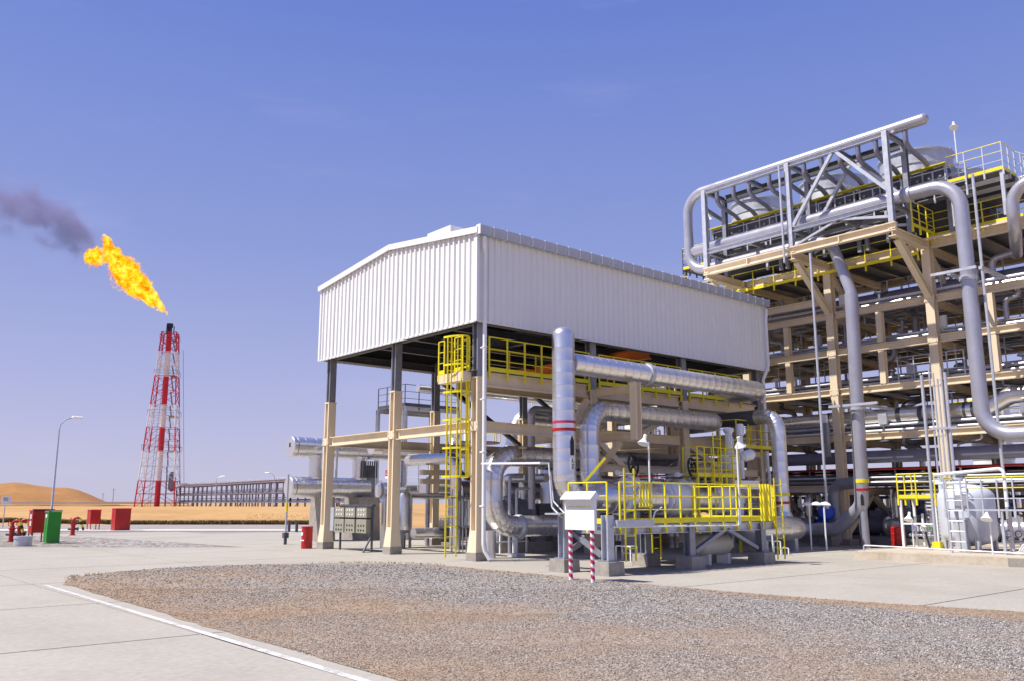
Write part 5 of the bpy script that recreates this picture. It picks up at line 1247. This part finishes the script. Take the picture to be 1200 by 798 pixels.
for z in (5.35,):
    P(B().cyl((PX_, -3.92, z - .05), (PX_, -3.92, z + .05), .31, 20).bar((PX_ - .5, -3.5, z + .1), (18, -3.5, z + .1), .1).bar((PX_ - .5, -4.35, z + .1), (18, -4.35, z + .1), .1).bar((PX_ - .5, -5.0, z + .12), (PX_ - .5, -3.0, z + .12), .1), 'guide_frame', GALV, G1)
for j, y in enumerate((2.99, 2.22, 1.3, .47, -.58, -1.46, -2.3, -3.12, -3.95, -4.75, -5.5, -6.7)):
    br = P(B().tube([(PX_, y, 16.1), (PX_, y, 15.55), (PX_ + .25, y - .02, 15.35), (17.2, y - .1, 15.1), (17.55, y - .12, 14.9), (17.55, y - .12, 14.75)], .1, 10, bend=.25), 'branch_pipe', LAVD, G1, 40)  # branches coloured darker than the header to carry their shade
    P(B().cyl((17.55, y - .12, 14.85), (17.55, y - .12, 14.9), .17, 12), 'flange', YEL, br, 40)
G2 = gpipe([(PX_, 3.55, 13.42), (PX_, -8.5, 13.42), (PX_, -8.5, 4.02), (PX_, -12.5, 4.02)], .262, 'thick grey painted pipe along the truss that turns down at the right', bend=1.0, cap='dome')
P(B().cyl((PX_, -8.5, 9.62), (PX_, -8.5, 9.78), .31, 20).bar((PX_ - .5, -7.4, 9.95), (PX_ - .5, -9.0, 9.95), .1).bar((PX_ - .3, -7.95, 9.95), (18, -7.95, 9.95), .12).bar((PX_ - .3, -9.05, 9.95), (18, -9.05, 9.95), .12), 'guide_frame', GALV, G2)
P(B().cyl((PX_, -6.75, 13.42), (PX_, -6.55, 13.42), .31, 20), 'pipe_clamp', GALV, G2, 40)
gpipe([(19.5, -9.0, 11.2), (16.9, -9.9, 11.4), (16.9, -9.9, 13.1), (16.9, -12, 13.1)], .22, 'grey painted pipe elbow cut by the right edge above the yellow walkway', bend=.8)

# ---- pipes running along the rack levels
ORD = ['first', 'second', 'third', 'fourth', 'fifth', 'sixth']
lvn = ['lowest', 'second', 'third', 'fourth', 'fifth']
for li, z in enumerate(LV[:5]):
    x = 18.9
    for k in range(6):
        r = rr.choice((.1, .14, .17, .22)); x += r + .18
        m = rr.choice((SILVER, LAVD, LAV, SILVER, MIDST, LAV)); mn = {SILVER.name: 'silver', LAVD.name: 'dark grey', LAV.name: 'pale grey', MIDST.name: 'steel grey', DARKST.name: 'near black'}[m.name]
        y0 = 12 + rr.random() * 2
        T1(B().cyl((x, y0, z + .17 + r), (x, -16, z + .17 + r), r, 12), 'rack_pipe', m, f'{mn} pipe along the {lvn[li]} beam level of the rack, {ORD[k]} from the front', 'pipe', (x, y0, z + r), 40, 'pipes laid along the rack levels')
        x += r + .28
t = gpipe([(18.75, 2.0, 5.25), (18.75, -7.6, 5.25), (18.75, -8.5, 5.7), (18.75, -16, 5.7)], .33, 'white jacketed pipe with dark collars along the rack at mid height', SILVER)
for y in (1.2, -1.2, -2.6, -4.3, -5.2, -6.9, -7.2): band(t, (18.75, y, 5.25), (0, 1, 0), .345, .18 if y > -6.5 else .1, DARKST, 'dark_collar')
gpipe([(18.55, 13, 3.6), (18.55, -16, 3.6)], .26, 'dark grey pipe along the front of the rack just above the red fire main', LAVD)
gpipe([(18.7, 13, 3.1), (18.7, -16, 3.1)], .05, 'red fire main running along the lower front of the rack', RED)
gpipe([(19.6, 13, 10.35), (19.6, -16, 10.35)], .33, 'thick dark grey pipe high on the rack below the coolers', LAVD)
gpipe([(20.6, 13, 10.2), (20.6, -4.4, 10.2), (20.6, -4.4, 8.8)], .16, 'thin grey pipe bending down beside the thick dark high pipe', LAV)
# dark trays and equipment between the levels
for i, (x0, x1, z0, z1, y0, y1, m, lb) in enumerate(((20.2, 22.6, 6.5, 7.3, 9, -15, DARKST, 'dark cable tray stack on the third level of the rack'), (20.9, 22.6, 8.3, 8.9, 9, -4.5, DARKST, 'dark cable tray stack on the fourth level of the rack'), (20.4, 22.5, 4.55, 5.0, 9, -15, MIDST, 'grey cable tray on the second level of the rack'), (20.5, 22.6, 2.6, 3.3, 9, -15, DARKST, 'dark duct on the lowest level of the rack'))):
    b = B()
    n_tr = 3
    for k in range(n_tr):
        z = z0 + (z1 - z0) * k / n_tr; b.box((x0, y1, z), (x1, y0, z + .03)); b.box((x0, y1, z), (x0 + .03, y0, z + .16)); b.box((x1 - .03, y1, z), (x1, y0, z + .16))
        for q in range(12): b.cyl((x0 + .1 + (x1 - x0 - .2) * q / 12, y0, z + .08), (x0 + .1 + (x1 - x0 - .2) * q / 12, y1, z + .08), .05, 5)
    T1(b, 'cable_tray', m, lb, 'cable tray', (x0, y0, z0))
SETS = [(li, 1.6 - 2.6 * k - .9 * (li % 2)) for li in range(1, 5) for k in range(6)]
ORDL = ['first', 'second', 'third', 'fourth', 'fifth', 'sixth', 'seventh', 'eighth', 'ninth', 'tenth', 'eleventh', 'twelfth']
for q, (li, y) in enumerate(SETS):                                                         # valves and instruments standing among the levels
    x = 18.7 + 2.6 * rr.random(); z = LV[li] + .2; m = rr.choice((SILVER, MIDST, LAV, WHITE)); h = .6 + .5 * rr.random()
    b = B().cyl((x, y, z), (x, y, z + h), .07, 8).cyl((x - .25, y, z + h * .5), (x + .25, y, z + h * .5), .12, 8).lathe((x, y, z + h), (x, y, z + 2), [(0, .05), (.05, .22), (.1, .22), (.2, .1)], 10)
    T1(b, 'control_valve', m, f'small control valve on the {lvn[li]} beam level of the rack, {ORDL[q % 6]} from the left', 'valve', (x, y, z), 40, 'control valves among the rack pipes')
nv = 0
for li in range(0, 5):                                                                     # risers between the levels
    for k in range(6):
        y = 3.4 - 2.5 * k + .9 * rr.random(); x = 18.6 + 3.5 * rr.random(); z0 = LV[li] + .15; z1 = LV[li + 1] + .2 if li < 4 else 11.6; r = rr.choice((.05, .07, .1, .13))
        m = rr.choice((SILVER, LAV, GALV, MIDST)); yy = y - rr.choice((.5, .9, -.7))
        T1(B().tube([(x, y, z0), (x, y, z1 - .6), (x, yy, z1 - .45), (x, yy, z1)], r, 8, bend=r * 2), 'riser_pipe', m, f'thin bent riser above the {lvn[li]} beam level of the rack, {ORDL[k]} from the left', 'pipe', (x, y, z0), 40, 'thin risers between the rack levels')
for li, x in ((1, 21.4), (2, 19.9), (3, 21.9), (4, 20.6)):                                 # secondary steel and walkways on the levels
    z = LV[li] + .75
    P(B().box((x, -15, z), (x + .7, 11, z + .03)), 'walkway_grating', GRAT, RK); P(B().bar((x, -15, z - .05), (x, 11, z - .05), .06, .14), 'walkway_edge', GALV, RK)
    rail(RK, [(x, 6, z + .03), (x, -14.5, z + .03)], m=(YEL, GALV, YEL, GALV)[li - 1], pm=GALV, h=1.0, step=1.3, mids=2, toe=False)
for li in range(1, 5):
    for k in range(10):
        y = 1.3 - 1.45 * k
        P(B().bar((18.2, y, LV[li] + .02), (22.8, y, LV[li] + .02), .1, .14), 'secondary_beam', MIDST if k % 3 else GALV, RK)
for li in range(0, 5):                                                                     # hangers and small bright lines near the front
    for k in range(11):
        y = 2.0 - 1.33 * k - .3 * (li % 3)
        inst('hanger', lambda: B().bar((0, 0, 0), (0, 0, 1.5), .05).bar((0, -.22, 0), (0, .22, 0), .05), 'pipe_hanger', (GALV, MIDST)[k % 2], RK, (19.0 + .9 * (k % 3), y, LV[li] + .1))
    for k in range(4):
        x = 18.36 + .16 * k; r = rr.choice((.035, .05, .06)); m = (SILVER, WHITE, GALV, LAV)[(k + li) % 4]; z = LV[li] + .2 + r + (.22 if k % 2 else 0)
        T1(B().cyl((x, 12, z), (x, -16, z), r, 8), 'small_bore_pipe', m, f'slim bright pipe at the very front of the {lvn[li]} rack level, {ORDL[k]} from the front', 'pipe', (x, 12, z), 40, 'slim pipes at the rack front')
for Y in (2.4, -1.95, -6.25, -10.6):
    for z in LV[1:5]: inst('gusset', gusset, 'gusset_plate', CREAM, RK, (17.815, Y, z))
for k in range(12):
    x = 18.35; y = 1.7 - 1.35 * k; z = LV[1 + (k * 5) % 4] + .5
    T1(B().box((x, y - .18, z), (x + .16, y + .18, z + .45)).bar((x + .08, y, z - .35), (x + .08, y, z), .05), 'junction_box', (WHITE, GALV, LAV)[k % 3], f'small junction box above the {lvn[1 + (k * 5) % 4]} front beam of the rack, {ORDL[k]} from the left', 'junction box', (x, y, z), None, 'junction boxes on the rack front')
for (y, x, z, lb) in ((-4.6, 18.2, 6.55, 'thin grey railing posts over the mid level beam right of the right column'), (-9.0, 22.0, 9.9, 'thin grey railing high on the rack at the right edge')):
    t = thing('rack_railing', lb, 'railing', (x, y, z)); rail(t, [(x, y, z), (x, y - 2.6, z)], m=GALV, h=1.0, step=.65, mids=2, toe=False)
# ---- plant behind the rack
def column_vessel(p, r, h, label, m, plat=()):
    t = thing('process_column', label, 'process vessel', p); x, y, z = p
    P(B().lathe(p, (x, y, z + h), [(0, r * .9), (.3, r), (h - r * .6, r), (h - r * .3, r * .8), (h - .05, r * .35), (h, .02)], 22), 'shell', m, t, 35)
    for k in range(3): P(B().cyl((x, y, z + h * (.25 + .22 * k)), (x, y, z + h * (.25 + .22 * k) + .08), r * 1.03, 20), 'ring', GALV, t, 40)
    P(B().tube([(x - r * 1.2, y - r, z), (x - r * 1.2, y - r, z + h * .9), (x, y, z + h * .97)], .12, 8, bend=.4), 'side_pipe', SILVER, t, 40)
    for pz in plat:
        pl_ = P(B().cyl((x, y, z + pz), (x, y, z + pz + .06), r + .9, 14), 'platform', GRAT, t)
        pts = [(x + (r + .88) * math.cos(2 * math.pi * k / 10), y + (r + .88) * math.sin(2 * math.pi * k / 10), z + pz + .06) for k in range(11)]
        b = B()
        for q in range(10):
            a, c = V(pts[q]), V(pts[q + 1]); b.bar(a + V((0, 0, 1.05)), c + V((0, 0, 1.05)), .05); b.bar(a + V((0, 0, .55)), c + V((0, 0, .55)), .035); b.bar(a, a + V((0, 0, 1.05)), .045)
        P(b, 'handrail', YEL, pl_)
    return t
column_vessel((34, -2.0, 0), 1.0, 8.5, 'pale process column glimpsed between the rack beams', WHITE, (6,))
column_vessel((36, -8.5, 0), 1.3, 9.0, 'pale wide process column glimpsed at the right of the rack', WHITE, (5,))
column_vessel((12.8, 16.5, 0), .55, 6.3, 'white vessel with domed top seen behind the gable columns', WHITE, (4.9,))
column_vessel((9.6, 14.0, 0), .28, 5.0, 'slim silver vessel behind the middle gable column', SILVER, ())
column_vessel((19, 15.2, 0), .6, 7.6, 'silver vessel seen through the shelter right of the near column', SILVER, (5.6,))
column_vessel((24.5, 17.5, 0), .7, 8.6, 'farther silver vessel seen through the shelter beside the riser', SILVER, (6.2, 3.5))
column_vessel((29, 19, 0), .8, 8.2, 'pale vessel deep behind the shelter right of the riser', WHITE, (5.5,))
def skid_frame(x0, y0, x1, y1, levels, label, m=GALV, rm=None):
    t = thing('equipment_frame', label, 'steel frame', (x0, y0, 0)); top = levels[-1]
    for x in (x0, (x0 + x1) / 2, x1):
        for y in (y0, y1): P(B().ibeam((x, y, 0), (x, y, top), .18, .18), 'column', m, t)
    for z in levels:
        P(B().box((x0, y0, z), (x1, y1, z + .05)), 'grating', GRAT, t)
        for y in (y0, y1): P(B().ibeam((x0, y, z - .1), (x1, y, z - .1), .14, .18), 'beam', m, t)
        rail(t, [(x0, y1, z + .05), (x0, y0, z + .05), (x1, y0, z + .05)], m=rm or GALV, h=1.05, step=.9, mids=2, toe=True)
    return t
skid_frame(7.6, 15.5, 11.0, 18.0, (6.5,), 'grey railed platform high behind the middle gable column', GALV, DARKST)
skid_frame(6.8, 13.2, 10.5, 15.0, (2.0, 2.05), 'low grey railed platform behind the gable columns', GALV) if False else None
skid_frame(7.2, 12.6, 10.8, 14.6, (2.5,), 'low grey railed platform behind the gable columns', GALV, GALV)
skid_frame(17, 13.0, 23.5, 16.4, (3.8, 6.4), 'pale pipe frame with rails behind the shelter', GALV, YEL)
skid_frame(25, 14.0, 31.5, 18.5, (4.2, 7.2), 'farther pale pipe frame behind the shelter', GALV, GALV)
for i in range(9):
    x = 14 + 1.7 * i; y = 12.2 + 2.4 * rr.random(); z = 2.5 + 4 * rr.random(); r = rr.choice((.12, .18, .25)); m = rr.choice((SILVER, SILVER, WHITE))
    T1(B().tube([(x, y, 0), (x, y, z), (x + 2.2, y, z), (x + 2.2, y + 2, z)], r, 12, bend=r * 2.5), 'plant_pipe', m, f'{dict(aluminium_jacketing="silver", white_paint="white")[m.name]} pipe rising and turning in the plant behind the shelter, {ORDL[i]} from the left', 'pipe', (x, y, 0), 40, 'pipes rising in the plant behind the shelter')
T1(B().cyl((10.5, 17, 0), (10.5, 17, 6.6), .06, 6), 'red_pole', RED, 'thin red pole below the high railed platform', 'pole', (10.5, 17, 0), 40)
flood((11.6, 18.5, 0), 6.3, 'distant lamp on a thin pole behind the gable columns', R(200), m=GALV)
for i, (x, y) in enumerate(((6.9, 11.5), (7.6, 12.2), (9.0, 11.2))):
    t = thing('liquid_tote', ('left', 'right')[i] + ' one of two white caged totes on the floor behind the gable columns', 'container', (x, y, 0), 'white totes behind the gable columns') if i < 2 else thing('pump_set', 'small pump with a red flange behind the gable columns', 'pump', (x, y, 0))
    if i < 2:
        P(B().box((x - .4, y - .4, .15), (x + .4, y + .4, 1.0)), 'tank', WHITE, t); b = B()
        for k in range(5):
            for z0 in (0,): b.bar((x - .43, y - .42 + .21 * k, .1), (x - .43, y - .42 + .21 * k, 1.03), .025); b.bar((x - .42 + .21 * k, y - .43, .1), (x - .42 + .21 * k, y - .43, 1.03), .025)
        for z in (.3, .65, 1.03): b.bar((x - .43, y - .43, z), (x - .43, y + .43, z), .025); b.bar((x - .43, y - .43, z), (x + .43, y - .43, z), .025)
        P(b, 'cage', GALV, t)
        P(B().box((x - .45, y - .45, 0), (x + .45, y + .45, .13)), 'pallet', MIDST, t)
    else:
        P(B().box((x - .6, y - .35, 0), (x + .6, y + .35, .2)), 'base', MIDST, t); P(B().cyl((x - .5, y, .55), (x + .1, y, .55), .26, 14), 'motor', LAV, t, 40); P(B().cyl((x + .1, y, .55), (x + .55, y, .55), .16, 12).cyl((x + .3, y, .55), (x + .3, y, 1.3), .1, 10), 'casing', SILVER, t, 40); P(B().cyl((x + .3, y, 1.3), (x + .3, y, 1.36), .2, 12), 'red_flange', RED, t, 40)

# ================================================================== AT THE FOOT OF THE RACK
PD = jpipe([(12.35, 2.2, 4.95), (12.35, -2.6, 4.95), (12.35, -2.6, .9)], .28, 'silver pipe elbow dropping from the shelter end into the insulated drum', bend=.55)
P(B().cyl((12.35, .9, 4.95), (12.35, -1.7, 4.95), .292, 20), 'shade_sleeve', DARKST, PD, 40)  # dark tube round the level run, painting its shade
band(PD, (12.35, -2.6, 2.02), (0, 0, 1), .30, .12, YEL, 'yellow_band'); band(PD, (12.35, -2.6, 1.72), (0, 0, 1), .30, .09, RED, 'red_band')
t = thing('insulated_drum', 'silver insulated drum with a coned end right of the skid ladder', 'tank', (11.5, -3.0, 0))
P(B().lathe((9.6, -2.9, .8), (13, -2.9, .8), [(0, .2), (.08, .45), (.3, .48), (.6, .46), (.62, .475), (.64, .46), (1.3, .46), (1.32, .475), (1.34, .46), (2.1, .46), (2.12, .475), (2.5, .46), (3.1, .40), (3.3, .32), (3.36, .12)], 24), 'shell', SILVER, t, 35)
for x in (10.2, 12.1): P(B().box((x, -3.2, 0), (x + .2, -2.6, .45)), 'saddle', GALV, t)
P(B().lathe((12.35, -2.6, .9), (12.35, -2.6, 1.6), [(0, .42), (.35, .36), (.5, .3)], 20), 'neck', SILVER, t, 35)
t = thing('blue_motor', 'round blue motor on the floor behind the steps', 'motor', (16.6, -1.7, 0))
P(B().lathe((16.1, -2.2, 1.35), (16.9, -1.8, 1.35), [(0, .1), (.05, .28), (.15, .33), (.5, .33), (.62, .28), (.66, .15)], 18), 'casing', BLUE, t, 35); P(B().box((16.2, -2.3, 0), (16.8, -1.7, .95)), 'stand', MIDST, t)
t = thing('blue_motor', 'smaller blue motor left of the round one, behind the silver drop pipe', 'motor', (15.4, -.4, 0)); P(B().lathe((15.0, -.6, 1.15), (15.8, -.3, 1.15), [(0, .1), (.04, .3), (.5, .3), (.55, .1)], 16), 'casing', BLUE, t, 35); P(B().box((15.1, -.7, 0), (15.6, -.2, .9)), 'stand', MIDST, t)
t = thing('white_canopy', 'white rounded canopy on thin posts above the steps', 'canopy', (12.6, -3.7, 0))
b = B()
for k in range(3): b.lathe((12.9 + .1 * k, -3.3 - .3 * k, 1.62), (12.9 + .1 * k, -3.3 - .32 * k, 2), [(0, .18), (.04, .2), (.1, .14), (.14, .02)], 12)
P(b, 'cover', WHITE, t, 35)
for y in (-3.3, -3.9): P(B().cyl((13, y, 0), (13, y, 1.62), .03, 6), 'post', TRIM, t)
flood((13.4, -4.1, 0), .1, 'x', 0) if False else None
t = thing('grey_hood', 'grey curved hood and duct beside the left rack column', 'duct', (17.2, -2.9, 0))
P(B().tube([(17.3, -1.9, .1), (17.3, -1.9, 2.45), (17.3, -3.3, 2.55)], .24, 12, bend=.5), 'duct', MIDST, t, 40); P(B().box((16.9, -2.0, 3.6), (17.15, -1.75, 5.0)), 'cable_box', MIDST, t); P(B().box((16.95, -1.98, 5.0), (17.1, -1.8, 5.35)), 'white_box', WHITE, t)
for i, (x, y, m, lb) in enumerate(((17.6, -4.35, RED, 'red drum at the foot of the rack near the kerbed plinth'), (19.5, -5.3, MIDST, 'tall grey louvred cabinet inside the rack foot'))):
    t = thing('red_drum' if i == 0 else 'louvre_cabinet', lb, 'drum' if i == 0 else 'cabinet', (x, y, 0))
    if i == 0: P(B().lathe((x, y, 0), (x, y, 1.1), [(0, .25), (.02, .27), (.25, .27), (.27, .285), (.29, .27), (.5, .27), (.52, .285), (.54, .27), (.76, .27), (.78, .25)], 18), 'body', m, t, 35); P(B().cyl((x, y, .78), (x, y, .80), .23, 18), 'lid', m, t, 40)
    else:
        P(B().box((x - .4, y - .5, .1), (x + .4, y + .5, 2.3)), 'body', m, t); b = B()
        for k in range(12): b.bar((x - .43, y - .42, .4 + .15 * k), (x - .43, y + .42, .4 + .15 * k), .04, .05)
        P(b, 'louvre', WHITE, t)
for i, (x, y) in enumerate(((16.2, 2.6), (19.6, .2), (20.4, -3.4), (19.2, -7.6), (20.5, -10))):
    lbs = ['pump with grey motor at the far end of the shelter', 'pump with grey motor behind the left rack column', 'pump with grey motor between the two rack columns', 'pump with grey motor behind the pale tank', 'pump with grey motor at the right edge under the rack']
    t = thing('pump_set', lbs[i], 'pump', (x, y, 0)); P(B().box((x - .5, y - 1.1, 0), (x + .5, y + 1.1, .25)), 'base', CONC, t)
    P(B().cyl((x, y - .9, .75), (x, y - .05, .75), .34, 16).box((x - .2, y - .8, .95), (x + .2, y - .4, 1.2)), 'motor', (LAV, BLUE, MIDST, LAV, MIDST)[i], t, 40)
    P(B().lathe((x, y + .05, .75), (x, y + 1, .75), [(0, .2), (.1, .38), (.4, .42), (.5, .3), (.7, .3), (.72, .4), (.8, .4)], 16).tube([(x, y + .4, 1.0), (x, y + .4, 2.2), (x + .8, y + .4, 2.2)], .15, 10, bend=.3), 'casing', SILVER, t, 40)
# equipment in the shade under the rack
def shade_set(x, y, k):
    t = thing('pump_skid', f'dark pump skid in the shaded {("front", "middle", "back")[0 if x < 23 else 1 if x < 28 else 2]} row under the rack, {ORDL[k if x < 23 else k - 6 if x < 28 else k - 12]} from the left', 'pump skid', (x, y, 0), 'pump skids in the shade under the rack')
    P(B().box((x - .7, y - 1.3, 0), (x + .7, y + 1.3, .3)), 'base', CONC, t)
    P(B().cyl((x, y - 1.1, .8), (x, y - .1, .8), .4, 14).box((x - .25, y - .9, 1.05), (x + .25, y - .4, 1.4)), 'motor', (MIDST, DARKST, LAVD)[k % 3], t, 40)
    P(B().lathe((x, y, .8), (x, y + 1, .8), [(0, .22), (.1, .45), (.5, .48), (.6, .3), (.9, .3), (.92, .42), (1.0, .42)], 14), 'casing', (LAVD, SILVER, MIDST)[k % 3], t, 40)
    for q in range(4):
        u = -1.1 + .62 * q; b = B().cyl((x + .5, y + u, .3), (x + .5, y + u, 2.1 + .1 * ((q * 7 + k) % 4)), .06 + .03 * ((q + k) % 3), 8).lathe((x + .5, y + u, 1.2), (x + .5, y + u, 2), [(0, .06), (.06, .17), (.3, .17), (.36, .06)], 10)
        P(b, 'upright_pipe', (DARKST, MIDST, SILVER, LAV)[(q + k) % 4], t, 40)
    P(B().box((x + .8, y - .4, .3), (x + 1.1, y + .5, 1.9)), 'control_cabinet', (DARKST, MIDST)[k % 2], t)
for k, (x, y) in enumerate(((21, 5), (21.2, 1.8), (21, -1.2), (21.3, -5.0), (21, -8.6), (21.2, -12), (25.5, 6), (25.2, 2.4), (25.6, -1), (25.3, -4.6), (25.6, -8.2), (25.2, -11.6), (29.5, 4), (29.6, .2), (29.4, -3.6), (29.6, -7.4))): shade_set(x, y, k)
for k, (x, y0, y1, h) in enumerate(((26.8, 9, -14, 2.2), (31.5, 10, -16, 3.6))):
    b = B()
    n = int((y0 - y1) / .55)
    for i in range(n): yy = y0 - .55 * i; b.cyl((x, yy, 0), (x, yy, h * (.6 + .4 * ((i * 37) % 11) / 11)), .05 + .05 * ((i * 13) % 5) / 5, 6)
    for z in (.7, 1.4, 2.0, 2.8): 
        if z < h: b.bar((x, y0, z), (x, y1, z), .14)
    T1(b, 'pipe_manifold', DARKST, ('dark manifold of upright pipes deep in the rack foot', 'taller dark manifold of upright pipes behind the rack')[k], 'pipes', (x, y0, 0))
# kerbed plinth with the pale tank
PL = B().prof((9.4, -6.85, .13), (9.4, -6.85, .131), [(0, 0)]) if False else None
b = B().box((9.4, -18, 0), (17.6, -6.85, .25)); struct(b, 'concrete_plinth', SLABM)
T1(B().box((9.36, -18, .0), (9.40, -11.3, .24)), 'dark_kerb_face', JOINT, 'dark weathered end of the kerbed concrete plinth at the right edge', 'kerb', (9.38, -14, 0))
TK = thing('pale_tank', 'pale blue grey upright tank with a domed top on the kerbed plinth', 'tank', (12.7, -9.0, .25))
P(B().lathe((12.7, -9.0, .38), (12.7, -9.0, 3), [(0, .02), (.03, .35), (.10, .61), (.22, .77), (.36, .83), (1.50, .83), (1.62, .80), (1.74, .70), (1.83, .55), (1.90, .33), (1.93, .02)], 36), 'shell', TANKM, TK, 40)
for g in (40, 130, 220, 310): P(B().bar((12.7 + .74 * math.cos(R(g)), -9.0 + .74 * math.sin(R(g)), .25), (12.7 + .74 * math.cos(R(g)), -9.0 + .74 * math.sin(R(g)), .85), .14), 'leg', GALV, TK)
P(B().cyl((12.7, -8.8, 2.2), (12.7, -8.8, 2.5), .14, 12).cyl((12.7, -8.8, 2.45), (12.7, -8.8, 2.51), .22, 12), 'nozzle', TANKM, TK, 40)
P(B().cyl((12.6, -8.3, 2.0), (12.6, -8.3, 2.45), .07, 10), 'small_nozzle', TANKM, TK, 40)
b = B().box((11.83, -9.4, 1.62), (11.87, -9.0, 1.95)); P(b, 'name_plate', LAV, TK)
P(B().torus((11.9, -9.3, 2.08), (1, 0, 0), .12, .015, 14, 5), 'small_handwheel', DARKST, TK)
TP = thing('tank_platform', 'grey railed access platform with ladder in front of the pale tank', 'platform', (11, -10, .25))
P(B().box((10.7, -11.6, 1.48), (11.4, -9.15, 1.53)), 'grating', GALV, TP)
for y in (-9.25, -10.75, -11.5):
    for x in (10.75, 11.35): P(B().bar((x, y, .25), (x, y, 1.48), .07), 'leg', GALV, TP)
rail(TP, [(10.72, -9.85, 1.53), (10.72, -11.55, 1.53)], m=YEL, pm=GALV, h=.92, step=.42, mids=2, toe=False)
rail(TP, [(10.72, -9.2, 1.53), (11.4, -9.2, 1.53)], m=YEL, pm=GALV, h=.92, step=.6, mids=2, toe=False)
ladder(TP, (10.66, -9.5, .28), 2.4, m=GALV, w=.42, side='Y', out=(-1, 0))
P(B().tube([(10.8, -8.9, 2.55), (10.8, -10.9, 2.7), (10.8, -10.9, 1.6)], .05, 8, bend=.15), 'overhead_pipe', TRIM, TP, 40)
P(B().tube([(10.85, -8.9, 2.3), (10.8, -9.3, 2.3), (10.8, -11.7, 2.35)], .04, 8), 'overhead_pipe', TRIM, TP, 40)
t = thing('conduit_bundle', 'bundle of tall zinc conduits standing left of the pale tank', 'pipe', (13.6, -8, .25))
for k in range(5): P(B().cyl((13.6 + .05 * k, -7.82 - .11 * k, .25), (13.6 + .05 * k, -7.82 - .11 * k, 6.3 - .2 * (k % 3)), .03 if k < 4 else .055, 8), 'conduit', GALV, t, 40)
for z in (2.5, 4.2): P(B().bar((13.55, -7.7, z), (13.8, -8.5, z), .06, .08), 'bracket', GALV, t)
T1(B().cyl((13.9, -7.42, .25), (13.9, -7.42, 6.1), .055, 10), 'standpipe', GALV, 'single tall zinc standpipe in front of the right rack column', 'pipe', (13.9, -7.42, .25), 40)
YP = thing('yellow_platform', 'small yellow railed platform on white legs left of the pale tank', 'platform', (14.5, -6.7, .25))
P(B().box((14.2, -7.4, 1.82), (15.3, -6.1, 1.87)), 'grating', GRAT, YP)
for y in (-6.15, -7.35):
    for x in (14.25, 15.25): P(B().bar((x, y, 0), (x, y, 1.82), .08), 'leg', TRIM, YP)
P(B().bar((14.25, -6.15, 1.0), (14.25, -7.35, 1.0), .06), 'cross_bar', TRIM, YP)
rail(YP, [(15.3, -6.1, 1.87), (14.2, -6.1, 1.87), (14.2, -7.4, 1.87), (15.3, -7.4, 1.87)], h=.85, step=.6, mids=2)
flood((13.7, -6.75, .25), .95, 'low white lamp on a post under the yellow platform', R(180))
flood((10.9, -10.35, .25), 1.05, 'low white lamp on a post in front of the pale tank', R(180))
for i, (x, y, lb) in enumerate(((14.6, -6.7, 'valve manifold under the yellow platform'), (11.5, -10.9, 'valve manifold right of the tank lamp'), (12.0, -11.6, 'valve manifold at the right edge of the plinth'))):
    t = thing('valve_manifold', lb, 'valves', (x, y, .25))
    for k in range(3):
        q = y - .3 + .28 * k; P(B().cyl((x, q, .25), (x, q, 1.45 - .1 * k), .045, 8).lathe((x, q, .7), (x, q, 1.2), [(0, .05), (.05, .12), (.2, .12), (.25, .05)], 10), 'riser', (LAV, WHITE, SILVER)[k], t, 40)
        P(B().torus((x - .14, q, .82), (1, 0, 0), .09, .012, 12, 4).cyl((x - .14, q, .82), (x, q, .82), .015, 6), 'handwheel', (GREEN, DARKST, BLUE)[k], t)
    P(B().tube([(x, y - .5, .6), (x, y + .5, .6), (x + .5, y + .5, .6)], .05, 8, bend=.1), 'header', LAV, t, 40)
b = B()
for k in range(3): b.tube([(10.7 + .1 * k, -11.1, .3), (10.5 + .1 * k, -11.4, .7 - .1 * k), (10.3, -11.8 - .1 * k, .3)], .025, 6, bend=.3)
T1(b, 'looped_hose', TRIM, 'white looped hoses on the plinth at the right edge', 'hose', (10.6, -11.5, .25), 40)
t = thing('yellow_chock', 'small yellow box at the foot of the pale tank', 'box', (12.0, -8.3, .25)); P(B().box((11.95, -8.4, .25), (12.2, -8.15, .5)), 'body', YEL, t); P(B().bar((11.8, -8.15, .3), (12.0, -7.95, .8), .05), 'lever', BLACK, t)
P(B().box((11.75, -9.3, .25), (12.0, -8.95, 1.2)).box((11.7, -9.35, 1.2), (12.05, -8.9, 1.27)), 'control_box', GALV, TP)
T1(B().bar((9.75, -7.0, .62), (9.75, -12, .62), .05, .05).bar((9.75, -7.0, .25), (9.75, -7.0, .66), .06).bar((9.75, -9.5, .25), (9.75, -9.5, .62), .05), 'low_pipe_rail', GALV, 'low grey pipe rail along the front of the kerbed plinth', 'barrier', (9.75, -9, .25)) if False else None
T1(B().tube([(9.7, -7.05, .25), (9.7, -7.05, .42), (9.7, -11.6, .36)], .022, 8, bend=.05), 'low_pipe', GALV, 'low grey pipe along the front edge of the kerbed plinth', 'pipe', (9.7, -9, .25), 40)
